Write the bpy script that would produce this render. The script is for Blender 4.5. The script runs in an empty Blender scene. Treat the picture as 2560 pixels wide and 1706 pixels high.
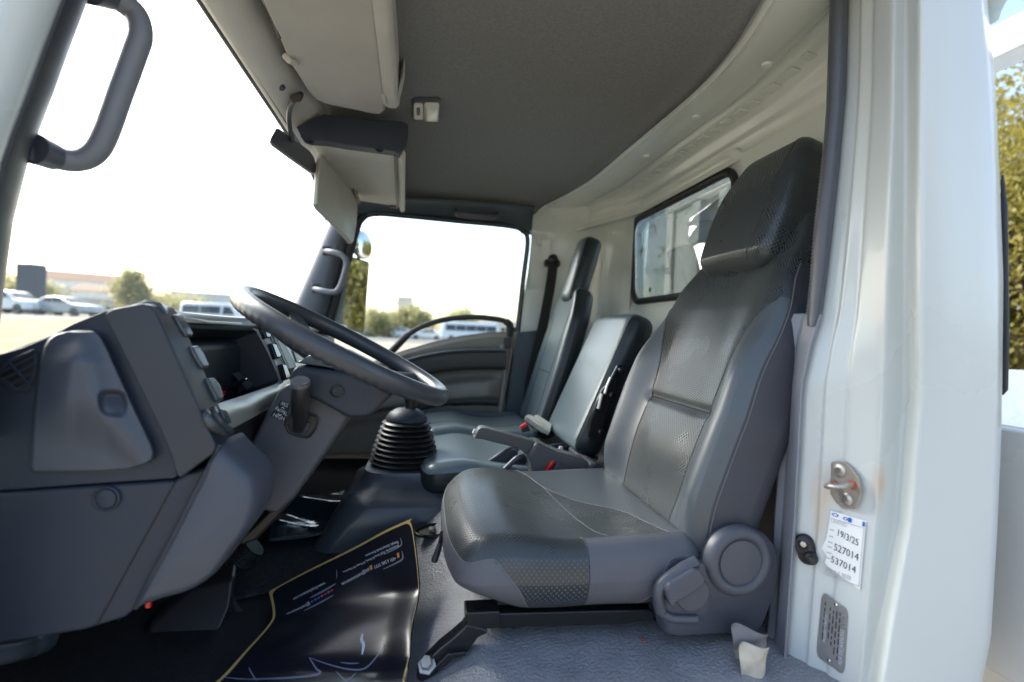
import bpy, math, random
import numpy as np
from mathutils import Vector, Matrix
random.seed(7); rng = np.random.default_rng(7)
SC = bpy.context.scene
COL = SC.collection
rad = math.radians

# ------------------------------------------------------------------ camera
# The truck stands along X (its front towards -X); the photographer stands at its open driver's door and looks across it (+Y).
CAM_Z = 1.65
YAW, PITCH, ROLL = rad(9.3), rad(-1.1), rad(2.4)
FW = np.array([math.sin(YAW)*math.cos(PITCH), math.cos(YAW)*math.cos(PITCH), math.sin(PITCH)])
_r = np.array([math.cos(YAW), -math.sin(YAW), 0.0]); _u = np.cross(_r, FW)
RT = _r*math.cos(ROLL) + _u*math.sin(ROLL); UP = np.cross(RT, FW)
CAM = np.array([0.0, 0.0, CAM_Z])
cam_data = bpy.data.cameras.new('camera')
cam_data.sensor_width = 36; cam_data.lens = 18.0
cam_data.clip_start = 0.02; cam_data.clip_end = 2000
cam_data.dof.use_dof = True; cam_data.dof.focus_distance = 1.12; cam_data.dof.aperture_fstop = 2.1
cam = bpy.data.objects.new('camera', cam_data); COL.objects.link(cam)
cam.matrix_world = Matrix(((RT[0], UP[0], -FW[0], 0), (RT[1], UP[1], -FW[1], 0), (RT[2], UP[2], -FW[2], CAM_Z), (0, 0, 0, 1)))
SC.camera = cam

# ------------------------------------------------------------------ sky, sun, exposure
SUN_EL, SUN_AZ = rad(36), rad(-49)     # azimuth measured from +Y (far side) towards +X (rear of the truck); the hazy sun stands ahead of the truck
world = bpy.data.worlds.new('World'); SC.world = world; world.use_nodes = True
wn = world.node_tree.nodes; wl = world.node_tree.links; wn.clear()
sky = wn.new('ShaderNodeTexSky'); sky.sky_type = 'NISHITA'; sky.sun_disc = False
sky.sun_elevation = SUN_EL; sky.sun_rotation = SUN_AZ
sky.air_density = 1.0; sky.dust_density = 2.5; sky.ozone_density = 1.0
hs = wn.new('ShaderNodeHueSaturation'); hs.inputs['Saturation'].default_value = 0.95   # thin bright overcast
bg = wn.new('ShaderNodeBackground'); bg.inputs['Strength'].default_value = 0.085
wo = wn.new('ShaderNodeOutputWorld')
wl.new(sky.outputs[0], hs.inputs['Color']); wl.new(hs.outputs[0], bg.inputs['Color']); wl.new(bg.outputs[0], wo.inputs['Surface'])
sl = bpy.data.lights.new('sun', 'SUN'); sl.energy = 1.5; sl.angle = rad(34); sl.color = (1.0, 0.985, 0.955)
sun = bpy.data.objects.new('sun', sl); COL.objects.link(sun)
_sd = Vector((math.sin(SUN_AZ)*math.cos(SUN_EL), math.cos(SUN_AZ)*math.cos(SUN_EL), math.sin(SUN_EL)))
sun.rotation_euler = _sd.to_track_quat('Z', 'Y').to_euler(); sun.location = (5, 5, 30)
vs = SC.view_settings
vs.view_transform = 'Standard'; vs.look = 'None'; vs.gamma = 1.0; vs.use_curve_mapping = False
vs.exposure = 2.62
SC.render.engine = 'CYCLES'
SC.cycles.use_denoising = True
SC.cycles.max_bounces = 10; SC.cycles.diffuse_bounces = 5; SC.cycles.glossy_bounces = 5; SC.cycles.transparent_max_bounces = 16
SC.cycles.sample_clamp_indirect = 4.0; SC.cycles.denoising_prefilter = 'ACCURATE'; SC.cycles.denoising_input_passes = 'RGB_ALBEDO_NORMAL'; SC.cycles.caustics_reflective = False; SC.cycles.caustics_refractive = False

# ------------------------------------------------------------------ measuring helpers: a line of sight meets a plane of the truck
def _ray(px, py): return FW + RT*((px-1280.0)/1280.0) - UP*((py-853.0)/1280.0)
def at(px, py, y): d = _ray(px, py); return CAM + d*(y/d[1])
def ax(px, py, x): d = _ray(px, py); return CAM + d*(x/d[0])
def az(px, py, z): d = _ray(px, py); return CAM + d*((z-CAM_Z)/d[2])

# ------------------------------------------------------------------ materials
MAT = {}
def mat(name, col, rough=0.5, metal=0.0, spec=0.5, bump=0.0, bscale=900.0, var=0.0, vscale=14.0, coat=0.0, col2=None, bdist=0.0006, sheen=0.0, emis=None):
    m = bpy.data.materials.new(name); m.use_nodes = True
    nt = m.node_tree; b = nt.nodes['Principled BSDF']
    b.inputs['Base Color'].default_value = (*col, 1); b.inputs['Roughness'].default_value = rough
    b.inputs['Metallic'].default_value = metal; b.inputs['Specular IOR Level'].default_value = spec
    b.inputs['Coat Weight'].default_value = coat; b.inputs['Coat Roughness'].default_value = 0.06
    b.inputs['Sheen Weight'].default_value = sheen
    tc = nt.nodes.new('ShaderNodeTexCoord')
    if var > 0 or col2:
        n = nt.nodes.new('ShaderNodeTexNoise'); n.inputs['Scale'].default_value = vscale; n.inputs['Detail'].default_value = 5
        nt.links.new(tc.outputs['Object'], n.inputs['Vector'])
        r = nt.nodes.new('ShaderNodeMapRange'); r.inputs[1].default_value = 0.35; r.inputs[2].default_value = 0.68
        nt.links.new(n.outputs[0], r.inputs[0])
        mx = nt.nodes.new('ShaderNodeMix'); mx.data_type = 'RGBA'
        c2 = col2 or tuple(min(1, c*(1+var)) for c in col); c1 = col if col2 else tuple(c*(1-var) for c in col)
        mx.inputs[6].default_value = (*c1, 1); mx.inputs[7].default_value = (*c2, 1)
        nt.links.new(r.outputs[0], mx.inputs[0]); nt.links.new(mx.outputs[2], b.inputs['Base Color'])
        r2 = nt.nodes.new('ShaderNodeMapRange'); r2.inputs[1].default_value = 0.3; r2.inputs[2].default_value = 0.7
        r2.inputs[3].default_value = max(0.03, rough-0.06); r2.inputs[4].default_value = min(1, rough+0.06)
        nt.links.new(n.outputs[0], r2.inputs[0]); nt.links.new(r2.outputs[0], b.inputs['Roughness'])
    if bump > 0:
        v = nt.nodes.new('ShaderNodeTexNoise'); v.inputs['Scale'].default_value = bscale; v.inputs['Detail'].default_value = 3
        nt.links.new(tc.outputs['Object'], v.inputs['Vector'])
        bp = nt.nodes.new('ShaderNodeBump'); bp.inputs['Strength'].default_value = bump; bp.inputs['Distance'].default_value = bdist
        nt.links.new(v.outputs[0], bp.inputs['Height']); nt.links.new(bp.outputs[0], b.inputs['Normal'])
    if emis: b.inputs['Emission Color'].default_value = (*emis[0], 1); b.inputs['Emission Strength'].default_value = emis[1]
    MAT[name] = m
    return m

def glass(name, tint=(0.92, 0.97, 0.96), rough=0.0, refl=1.0):
    m = bpy.data.materials.new(name); m.use_nodes = True; nt = m.node_tree; nt.nodes.clear()
    t = nt.nodes.new('ShaderNodeBsdfTransparent'); t.inputs[0].default_value = (*tint, 1)
    g = nt.nodes.new('ShaderNodeBsdfGlossy'); g.inputs['Roughness'].default_value = rough
    f = nt.nodes.new('ShaderNodeFresnel'); f.inputs['IOR'].default_value = 1.45
    mu = nt.nodes.new('ShaderNodeMath'); mu.operation = 'MULTIPLY'; mu.inputs[1].default_value = refl
    mx = nt.nodes.new('ShaderNodeMixShader'); o = nt.nodes.new('ShaderNodeOutputMaterial')
    nt.links.new(f.outputs[0], mu.inputs[0]); nt.links.new(mu.outputs[0], mx.inputs[0])
    nt.links.new(t.outputs[0], mx.inputs[1]); nt.links.new(g.outputs[0], mx.inputs[2]); nt.links.new(mx.outputs[0], o.inputs[0])
    MAT[name] = m; return m

def perforated(name, col, hole, rough, pitch=0.0056, radius=0.24, grain=0.25):
    """leather with a staggered grid of punched holes (UV in metres)"""
    m = bpy.data.materials.new(name); m.use_nodes = True; nt = m.node_tree; N = nt.nodes; L = nt.links
    b = N['Principled BSDF']
    uv = N.new('ShaderNodeUVMap'); uv.uv_map = 'uv'
    def vm(op, a, val=None, link2=None):
        n = N.new('ShaderNodeVectorMath'); n.operation = op; L.new(a, n.inputs[0])
        if val is not None: n.inputs[1].default_value = val
        if link2 is not None: L.new(link2, n.inputs[1])
        return n
    def dots(off):
        s = vm('SCALE', uv.outputs[0]); s.inputs['Scale'].default_value = 1/pitch
        a = vm('ADD', s.outputs[0], off)
        f = vm('FRACTION', a.outputs[0]); c = vm('SUBTRACT', f.outputs[0], (0.5, 0.5, 0))
        mlt = vm('MULTIPLY', c.outputs[0], (1, 1, 0))
        return vm('LENGTH', mlt.outputs[0]).outputs['Value']
    d1, d2 = dots((0, 0, 0)), dots((0.5, 0.5, 0))
    mn = N.new('ShaderNodeMath'); mn.operation = 'MINIMUM'; L.new(d1, mn.inputs[0]); L.new(d2, mn.inputs[1])
    r = N.new('ShaderNodeMapRange'); r.inputs[1].default_value = radius*1.15; r.inputs[2].default_value = radius*0.75
    L.new(mn.outputs[0], r.inputs[0])       # 1 inside a hole
    tc = N.new('ShaderNodeTexCoord')
    nz = N.new('ShaderNodeTexNoise'); nz.inputs['Scale'].default_value = 9; nz.inputs['Detail'].default_value = 4; L.new(tc.outputs['Object'], nz.inputs[0])
    mr = N.new('ShaderNodeMapRange'); mr.inputs[1].default_value = .3; mr.inputs[2].default_value = .7; mr.inputs[3].default_value = rough-.05; mr.inputs[4].default_value = rough+.07
    L.new(nz.outputs[0], mr.inputs[0])
    mxr = N.new('ShaderNodeMix'); L.new(r.outputs[0], mxr.inputs[0]); L.new(mr.outputs[0], mxr.inputs[2]); mxr.inputs[3].default_value = 0.9
    L.new(mxr.outputs[0], b.inputs['Roughness'])
    mx = N.new('ShaderNodeMix'); mx.data_type = 'RGBA'; mx.inputs[6].default_value = (*col, 1); mx.inputs[7].default_value = (*hole, 1)
    L.new(r.outputs[0], mx.inputs[0]); L.new(mx.outputs[2], b.inputs['Base Color'])
    b.inputs['Specular IOR Level'].default_value = 0.75
    g = N.new('ShaderNodeTexNoise'); g.inputs['Scale'].default_value = 700; L.new(tc.outputs['Object'], g.inputs[0])
    b1 = N.new('ShaderNodeBump'); b1.inputs['Strength'].default_value = grain; b1.inputs['Distance'].default_value = 0.0004; L.new(g.outputs[0], b1.inputs['Height'])
    b2 = N.new('ShaderNodeBump'); b2.invert = True; b2.inputs['Strength'].default_value = 0.5; b2.inputs['Distance'].default_value = 0.001
    L.new(r.outputs[0], b2.inputs['Height']); L.new(b1.outputs[0], b2.inputs['Normal']); L.new(b2.outputs[0], b.inputs['Normal'])
    MAT[name] = m; return m

def woven(name, col, rough=0.6, pitch=0.0022):
    m = mat(name, col, rough, bump=0.0, var=0.08, vscale=8)
    nt = m.node_tree; N = nt.nodes; L = nt.links; b = N['Principled BSDF']
    uv = N.new('ShaderNodeUVMap'); uv.uv_map = 'uv'
    c = N.new('ShaderNodeTexChecker'); c.inputs['Scale'].default_value = 1/pitch; L.new(uv.outputs[0], c.inputs[0])
    bp = N.new('ShaderNodeBump'); bp.inputs['Strength'].default_value = 0.25; bp.inputs['Distance'].default_value = 0.0006
    L.new(c.outputs[1], bp.inputs['Height']); L.new(bp.outputs[0], b.inputs['Normal'])
    return m

# cab plastics and trim
mat('dash', (0.027, 0.035, 0.051), 0.48, spec=0.32, bump=0.10, bscale=1300, var=0.05)
mat('dash_dark', (0.020, 0.026, 0.037), 0.48, bump=0.10, bscale=1300, var=0.05)
mat('dash_top', (0.07, 0.09, 0.10), 0.36, bump=0.2, bscale=1200)
mat('black_plastic', (0.016, 0.016, 0.018), 0.42, bump=0.15, bscale=1300)
mat('black_gloss', (0.012, 0.013, 0.015), 0.12)
mat('rubber', (0.018, 0.019, 0.021), 0.55, bump=0.2, bscale=700, var=0.1)
mat('boot_rubber', (0.014, 0.015, 0.017), 0.40, bump=0.15, bscale=900)
mat('silver_trim', (0.42, 0.43, 0.40), 0.38, metal=0.35, bump=0.08)
mat('tunnel', (0.055, 0.066, 0.084), 0.32, bump=0.08, bscale=1100, var=0.06)
mat('seat_plastic', (0.066, 0.072, 0.092), 0.40, bump=0.10, bscale=1200, var=0.04)
mat('pillar_trim', (0.165, 0.175, 0.200), 0.48, bump=0.2, bscale=1100, var=0.04)
mat('brake_plastic', (0.098, 0.096, 0.098), 0.45, bump=0.2, bscale=1200, var=0.05)
mat('light_trim', (0.54, 0.525, 0.485), 0.55, bump=0.22, bscale=1000, var=0.06, vscale=9)
mat('visor_vinyl', (0.46, 0.44, 0.405), 0.6, bump=0.25, bscale=1100, var=0.07, vscale=7)
mat('door_trim', (0.27, 0.25, 0.215), 0.5, bump=0.2, bscale=900, var=0.08)
mat('dark_trim', (0.05, 0.047, 0.044), 0.5, bump=0.2, bscale=900)
mat('pillar_dark', (0.075, 0.082, 0.10), 0.40, bump=0.15, bscale=900)
mat('teal_trim', (0.07, 0.095, 0.11), 0.5, bump=0.2, bscale=900)
mat('white_plastic', (0.62, 0.61, 0.54), 0.4)
mat('clip', (0.085, 0.085, 0.082), 0.6)
# paint and metal
mat('white_paint', (0.55, 0.59, 0.585), 0.30, coat=0.3, var=0.02, vscale=3)
mat('b_trim', (0.23, 0.245, 0.28), 0.48, bump=0.1, bscale=1100, var=0.04)
mat('inner_paint', (0.78, 0.82, 0.77), 0.2, coat=0.4, bump=0.012, bscale=14, bdist=0.003, var=0.02, vscale=5)
mat('bed_paint', (0.72, 0.74, 0.73), 0.3, var=0.04, vscale=3)
mat('black_metal', (0.011, 0.011, 0.012), 0.24, bump=0.03, bscale=120)
mat('zinc', (0.48, 0.47, 0.44), 0.38, metal=0.85, var=0.12, vscale=120, bump=0.15, bscale=400)
mat('rusty_zinc', (0.42, 0.39, 0.35), 0.45, metal=0.6, bump=0.2, bscale=400, col2=(0.36, 0.30, 0.25), vscale=75)
mat('rust_ring', (0.42, 0.10, 0.06), 0.6, var=0.3, vscale=200)
mat('plate_alu', (0.33, 0.34, 0.35), 0.32, metal=0.75, var=0.08, vscale=30, bump=0.06, bscale=200)
mat('chrome', (0.75, 0.77, 0.78), 0.05, metal=1.0)
mat('mirror_glass', (0.86, 0.88, 0.88), 0.015, metal=1.0)
# cloth, leather and vinyl
mat('headliner', (0.215, 0.218, 0.214), 0.95, bump=0.6, bscale=620, bdist=0.0012, var=0.10, vscale=160, spec=0.15)
perforated('leather_black', (0.016, 0.022, 0.025), (0.052, 0.064, 0.069), 0.29, pitch=0.0094, radius=0.225, grain=0.04)
perforated('leather_black_wide', (0.020, 0.024, 0.030), (0.095, 0.103, 0.112), 0.33, pitch=0.0104, radius=0.17, grain=0.04)
mat('vinyl_grey', (0.074, 0.088, 0.100), 0.36, bump=0.08, bscale=650, var=0.04)
woven('side_cloth', (0.092, 0.096, 0.112), 0.62)
mat('vinyl_dark', (0.050, 0.052, 0.066), 0.6, bump=0.3, bscale=800, var=0.06)
mat('vinyl_teal', (0.125, 0.165, 0.185), 0.30, bump=0.04, bscale=650)
mat('vinyl_black', (0.016, 0.022, 0.025), 0.40, bump=0.2, bscale=650)
mat('stitch', (0.13, 0.136, 0.142), 0.8)
mat('stitch_dark', (0.030, 0.031, 0.034), 0.7)
mat('wheel_skin', (0.042, 0.047, 0.056), 0.34, bump=0.15, bscale=420, bdist=0.0007)
mat('belt', (0.026, 0.024, 0.024), 0.75, bump=0.4, bscale=1500)
mat('floor_vinyl', (0.27, 0.275, 0.295), 0.34, bump=1.0, bscale=185, bdist=0.0042, var=0.10, vscale=18)
mat('footwell', (0.014, 0.014, 0.016), 0.8, bump=0.8, bscale=300, bdist=0.003, var=0.3, vscale=60, spec=0.25)
mat('carpet', (0.030, 0.034, 0.040), 0.95, bump=1.0, bscale=240, bdist=0.006, var=0.35, vscale=90, spec=0.2)
mat('mat_print', (0.013, 0.013, 0.019), 0.20, spec=0.35, bump=0.03, bscale=12, bdist=0.003)
mat('column_plastic', (0.062, 0.067, 0.082), 0.48, bump=0.1, bscale=1300, var=0.04)
mat('lid_plastic', (0.052, 0.061, 0.080), 0.5, bump=0.08, bscale=1300, var=0.04)
mat('mat_gold', (0.52, 0.36, 0.13), 0.3)
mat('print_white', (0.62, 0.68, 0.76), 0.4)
mat('print_grey', (0.16, 0.20, 0.25), 0.3)
mat('print_lilac', (0.20, 0.21, 0.32), 0.3)
mat('print_red', (0.65, 0.03, 0.04), 0.4)
mat('print_orange', (0.60, 0.24, 0.04), 0.4)
mat('print_blue', (0.03, 0.15, 0.50), 0.4)
mat('print_pink', (0.55, 0.09, 0.35), 0.4)
mat('plastic_film', (0.012, 0.028, 0.040), 0.07, coat=0.5, bump=0.15, bscale=14, bdist=0.02)
mat('paper', (0.80, 0.82, 0.82), 0.55, var=0.03, vscale=40)
mat('ink_black', (0.012, 0.012, 0.015), 0.6)
mat('ink_grey', (0.42, 0.44, 0.46), 0.6)
mat('ink_blue', (0.015, 0.12, 0.55), 0.5)
mat('red_plastic', (0.62, 0.012, 0.016), 0.25)
mat('cloth_cream', (0.52, 0.47, 0.38), 0.85, var=0.14, vscale=45, bump=0.4, bscale=200)
mat('cloth_grey', (0.20, 0.19, 0.19), 0.9, var=0.1, vscale=45)
mat('lens_white', (0.72, 0.72, 0.66), 0.2)
mat('glare_white', (0.80, 0.80, 0.74), 0.5)
glass('windshield_glass', (0.93, 0.97, 0.95), refl=0.8)
glass('side_glass', (0.88, 0.95, 0.93), refl=0.8)
glass('rear_glass', (0.80, 0.92, 0.90), refl=0.9)

# ------------------------------------------------------------------ object helpers
ORG = {}
def thing(name, label, cat, loc=(0, 0, 0), group=None):
    o = bpy.data.objects.new(name, None); COL.objects.link(o); o.location = loc; o.empty_display_size = 0.05
    o['label'] = label; o['category'] = cat
    if group: o['group'] = group
    ORG[o.name] = np.array(loc, float); return o
def tag(o, label=None, cat=None, group=None, kind=None):
    for k, v in (('label', label), ('category', cat), ('group', group), ('kind', kind)):
        if v: o[k] = v
    return o
def mo(name, V, F, m, parent=None, ang=38, bev=0.0, seg=2, sub=0, uv=None, flat=False, label=None, solid=0.0, wn=False):
    """one mesh object; V in world metres"""
    V = np.asarray(V, float).reshape(-1, 3)
    org = ORG[parent.name] if parent is not None else np.zeros(3)
    me = bpy.data.meshes.new(name); me.from_pydata((V-org).tolist(), [], [list(map(int, f)) for f in F])
    if uv is not None:
        ul = me.uv_layers.new(name='uv'); uv = np.asarray(uv, float)
        idx = np.empty(len(me.loops), int); me.loops.foreach_get('vertex_index', idx)
        ul.data.foreach_set('uv', uv[idx].ravel())
    if isinstance(m, str): m = MAT[m]
    me.materials.append(m)
    if not flat:
        me.shade_smooth()
        if ang: me.set_sharp_from_angle(angle=rad(ang))
    me.validate(); me.update()
    o = bpy.data.objects.new(name, me); COL.objects.link(o)
    if parent is not None:
        o.parent = parent; ORG[o.name] = org
    else: ORG[o.name] = org
    if solid:
        s = o.modifiers.new('solid', 'SOLIDIFY'); s.thickness = solid; s.offset = -1
    if bev:
        b = o.modifiers.new('bevel', 'BEVEL'); b.width = bev; b.segments = seg; b.limit_method = 'ANGLE'; b.angle_limit = rad(30); b.harden_normals = True
    if sub:
        s = o.modifiers.new('sub', 'SUBSURF'); s.levels = sub; s.render_levels = sub
    if label: o['label'] = label
    return o
def join(*vf):
    V, F, n = [], [], 0
    for v, f in vf:
        v = np.asarray(v, float).reshape(-1, 3); V.append(v); F += [[i+n for i in q] for q in f]; n += len(v)
    return np.vstack(V), F
def catmull(P, n=6, closed=False):
    P = np.asarray(P, float); k = len(P); out = []
    rngk = range(k) if closed else range(k-1)
    for i in rngk:
        if closed: p0, p1, p2, p3 = P[(i-1) % k], P[i], P[(i+1) % k], P[(i+2) % k]
        else: p0, p1, p2, p3 = P[max(i-1, 0)], P[i], P[i+1], P[min(i+2, k-1)]
        for t in np.arange(n)/n:
            out.append(0.5*((2*p1)+(-p0+p2)*t+(2*p0-5*p1+4*p2-p3)*t*t+(-p0+3*p1-3*p2+p3)*t**3))
    if not closed: out.append(P[-1])
    return np.array(out)
def _frames(P, closed):
    n = len(P)
    T = np.roll(P, -1, 0)-np.roll(P, 1, 0)
    if not closed: T[0] = P[1]-P[0]; T[-1] = P[-1]-P[-2]
    T /= np.linalg.norm(T, axis=1)[:, None]+1e-12
    a = np.array([0, 0, 1.0]) if abs(T[0][2]) < 0.9 else np.array([0, 1.0, 0])
    N = [np.cross(T[0], np.cross(a, T[0]))]; N[0] /= np.linalg.norm(N[0])
    for i in range(1, n):
        v = N[-1]-T[i]*np.dot(N[-1], T[i]); N.append(v/(np.linalg.norm(v)+1e-12))
    N = np.array(N); return T, N, np.cross(T, N)
def tube(P, r, n=10, closed=False, caps=True, up=None, flat=1.0):
    """swept round (or flattened) section"""
    P = np.asarray(P, float); r = np.broadcast_to(np.asarray(r, float), (len(P),))
    T, N, B = _frames(P, closed)
    if up is not None:
        up = np.asarray(up, float); N = up-T*(T@up)[:, None]; N /= np.linalg.norm(N, axis=1)[:, None]; B = np.cross(T, N)
    a = np.arange(n)*2*math.pi/n
    V = (P[:, None]+r[:, None, None]*(np.cos(a)[None, :, None]*N[:, None]*flat+np.sin(a)[None, :, None]*B[:, None])).reshape(-1, 3)
    m = len(P); F = []
    for i in range(m if closed else m-1):
        for j in range(n):
            F.append([i*n+j, i*n+(j+1) % n, ((i+1) % m)*n+(j+1) % n, ((i+1) % m)*n+j])
    if caps and not closed: F += [list(range(n))[::-1], list(range((m-1)*n, m*n))]
    return V, F
def sweep(P, prof, up, closed=False, caps=True):
    """sweep a closed 2D profile [(a,b)]: a along up-ish, b along cross"""
    P = np.asarray(P, float); T, N, B = _frames(P, closed); up = np.asarray(up, float)
    if up.ndim == 1: up = np.broadcast_to(up, P.shape)
    N = up-T*np.sum(T*up, 1)[:, None]; N /= np.linalg.norm(N, axis=1)[:, None]; B = np.cross(T, N)
    prof = np.asarray(prof, float); n = len(prof); m = len(P)
    V = (P[:, None]+prof[None, :, 0, None]*N[:, None]+prof[None, :, 1, None]*B[:, None]).reshape(-1, 3); F = []
    for i in range(m if closed else m-1):
        for j in range(n): F.append([i*n+j, i*n+(j+1) % n, ((i+1) % m)*n+(j+1) % n, ((i+1) % m)*n+j])
    if caps and not closed: F += [list(range(n))[::-1], list(range((m-1)*n, m*n))]
    return V, F
def loft(rings, closed=True, cap0=True, cap1=True, ring_closed=True):
    n = len(rings[0]); V = np.vstack([np.asarray(r, float) for r in rings]); F = []; m = len(rings)
    for i in range(m-1):
        for j in range(n if ring_closed else n-1):
            F.append([i*n+j, i*n+(j+1) % n, (i+1)*n+(j+1) % n, (i+1)*n+j])
    if ring_closed and cap0: F.append(list(range(n))[::-1])
    if ring_closed and cap1: F.append(list(range((m-1)*n, m*n)))
    return V, F
def grid(fn, nu, nv, u0=0, u1=1, v0=0, v1=1):
    V, UV, F = [], [], []
    for j in range(nv+1):
        for i in range(nu+1):
            u = u0+(u1-u0)*i/nu; v = v0+(v1-v0)*j/nv; V.append(fn(u, v)); UV.append((u, v))
    for j in range(nv):
        for i in range(nu):
            a = j*(nu+1)+i; F.append([a, a+1, a+nu+2, a+nu+1])
    return np.array(V), F, np.array(UV)
def prism(outline, d):
    """outline of 3D points pushed along d: a closed solid"""
    O = np.asarray(outline, float); n = len(O); V = np.vstack([O, O+np.asarray(d, float)])
    F = [list(range(n)), list(range(n, 2*n))[::-1]]+[[i, i+n, (i+1) % n+n, (i+1) % n] for i in range(n)]
    return V, F
def box(c, s, rot=None):
    c = np.asarray(c, float); s = np.asarray(s, float)/2
    V = np.array([[x, y, z] for x in (-1, 1) for y in (-1, 1) for z in (-1, 1)], float)*s
    if rot is not None: V = V@np.array(rot).T
    return V+c, [[0, 1, 3, 2], [4, 6, 7, 5], [0, 4, 5, 1], [2, 3, 7, 6], [0, 2, 6, 4], [1, 5, 7, 3]]
def lathe(prof, o, axis, n=32, ref=None):
    """prof [(r, h)] about axis through o"""
    axis = np.asarray(axis, float); axis /= np.linalg.norm(axis); o = np.asarray(o, float)
    a = np.array([0, 0, 1.0]) if abs(axis[2]) < 0.9 else np.array([1.0, 0, 0])
    e1 = np.cross(axis, a); e1 /= np.linalg.norm(e1); e2 = np.cross(axis, e1); rings = []
    for r, h in prof:
        t = np.arange(n)*2*math.pi/n
        rings.append(o+axis*h+max(r, 1e-5)*(np.cos(t)[:, None]*e1+np.sin(t)[:, None]*e2))
    return loft(rings)
def rrect(w, h, r, n=6):
    """2D rounded rectangle outline, counter-clockwise"""
    out = []
    for cx, cy, a0 in ((w/2-r, h/2-r, 0), (-w/2+r, h/2-r, 90), (-w/2+r, -h/2+r, 180), (w/2-r, -h/2+r, 270)):
        for k in range(n+1):
            a = rad(a0+90*k/n); out.append((cx+r*math.cos(a), cy+r*math.sin(a)))
    return np.array(out)
def frame3(c, ex, ey):
    """2D -> 3D mapper"""
    c = np.asarray(c, float); ex = np.asarray(ex, float); ey = np.asarray(ey, float)
    return lambda P: c+np.asarray(P, float)[:, :1]*ex+np.asarray(P, float)[:, 1:2]*ey
def unit(v): v = np.asarray(v, float); return v/np.linalg.norm(v)
def sst(a, b, x):
    t = np.clip((x-a)/(b-a), 0, 1); return t*t*(3-2*t)
def interp(x, xs, ys): return float(np.interp(x, xs, ys))
_TX = {}
def text_flat(s, size=1.0, align='CENTER'):
    """flat lettering as (V2, F): baseline at y=0"""
    cu = bpy.data.curves.new('lettering', 'FONT'); cu.body = s; cu.size = size; cu.align_x = align; cu.resolution_u = 2
    o = bpy.data.objects.new('lettering', cu); COL.objects.link(o); dg = bpy.context.evaluated_depsgraph_get()
    me = bpy.data.meshes.new_from_object(o.evaluated_get(dg))
    V = np.empty(len(me.vertices)*3); me.vertices.foreach_get('co', V); F = [list(p.vertices) for p in me.polygons]
    bpy.data.objects.remove(o); bpy.data.curves.remove(cu); bpy.data.meshes.remove(me)
    return V.reshape(-1, 3)[:, :2], F
TEXT = {}
for _s in ('19/3/25', '527014', '537014', 'UNITED', '042 265 9698', 'N', 'NLR 55E JAANLR55', 'MANUFACTURED BY', 'PASS', 'LOW', 'HIGH', 'R', 'L',
           'Showroom No: 70,66 Souq Al Haraj, Al Ruqa Al Hamra', 'Sharjah, United Arab Emirates', '+971 6 545 7777', 'info@firstchoicecars.ae', 'www.firstchoicecars.com', '@firstchoicecarsuae'):
    TEXT[_s] = text_flat(_s, 1.0, 'LEFT')
# ------------------------------------------------------------------ the cab shell
cab = thing('truck_cab', 'white truck cab with open driver door side, grey headliner and white painted door jamb', 'truck cab', (0.1, 1.55, 1.0))
# headliner: rear edge curves forward at both sides
HB = catmull([(0.60, 0.47), (0.72, 0.515), (0.834, 0.549), (0.945, 0.577), (1.095, 0.596), (1.293, 0.596), (1.569, 0.589), (1.858, 0.583), (2.05, 0.557), (2.191, 0.527), (2.425, 0.479)], 6)
def XB(y): return interp(y, HB[:, 0], HB[:, 1])
def head_fn(u, v):
    y = 0.60+u*1.83; xb = XB(y); x = -0.37+(xb+0.37)*v
    z = 2.252+0.03*math.sin(math.pi*u)*math.sin(math.pi*min(1, v*1.02))-0.012*sst(0.965, 1, v)
    return (x, y, z-0.02*sst(0.93, 1.0, u))
V, F, UV = grid(head_fn, 60, 48)
hl = mo('headliner', V, F, 'headliner', cab, ang=0, solid=-0.012)
for px, py in ((1413, 184), (1291, 388), (1100, 418), (1166, 0)):
    p = az(px, py, 2.262); zz = 2.252+0.03*math.sin(math.pi*(p[1]-0.6)/1.83)*math.sin(math.pi*min(1, (p[0]+.37)/(XB(p[1])+.37)*1.02))
    p = az(px, py, zz)
    V, F = lathe([(0.0, -0.005), (0.006, -0.0045), (0.008, -0.002), (0.0085, 0.002)], p, (0, 0, 1), 20)
    mo('clip', V, F, 'clip', hl)
# outer roof skin
V, F, UV = grid(lambda u, v: (-0.46+1.36*v, 0.60+1.90*u, 2.36+0.05*math.sin(math.pi*u)**0.5*math.sin(math.pi*v)**0.5-0.10*(sst(.9, 1, v)+sst(.1, 0, v))), 20, 20)
mo('roof_skin', V, F, 'white_paint', cab, ang=0, solid=0.01)
# windscreen header
ho = [(300, -330, .70), (395, -180, .82), (510, 0, .975), (620, 170, 1.19), (724, 332, 1.53), (793, 449, 1.98), (821, 551, 2.38)]
HO = catmull([at(*p) for p in ho], 8)
hi = [(500, -290), (570, -120), (628, 0), (704, 138), (752, 214), (801, 275), (845, 385)]
HI = catmull([az(a, b, 2.215) for a, b in hi]+[], 8)
V, F, UV = grid(lambda u, v: 0, 1, 1)
n = len(HO); NV = 8; V = []; F = []
for i in range(n):
    for j in range(NV+1):
        t = j/NV; p = HO[i]*(1-t)+HI[i]*t; p = p+np.array([0, 0, -0.012*math.sin(math.pi*t)+0.02*sst(.75, 1, t)]); V.append(p)
for i in range(n-1):
    for j in range(NV):
        a = i*(NV+1)+j; F.append([a, a+1, a+NV+2, a+NV+1])
hd = mo('windscreen_header', V, F, 'light_trim', cab, ang=0, solid=0.006)
off = np.array([0.004, 0, -0.004])
V, F = tube(HO+np.array([-0.006, 0, 0.004]), 0.011, 10, flat=0.8); mo('windscreen_seal', V, F, 'rubber', cab)
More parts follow.
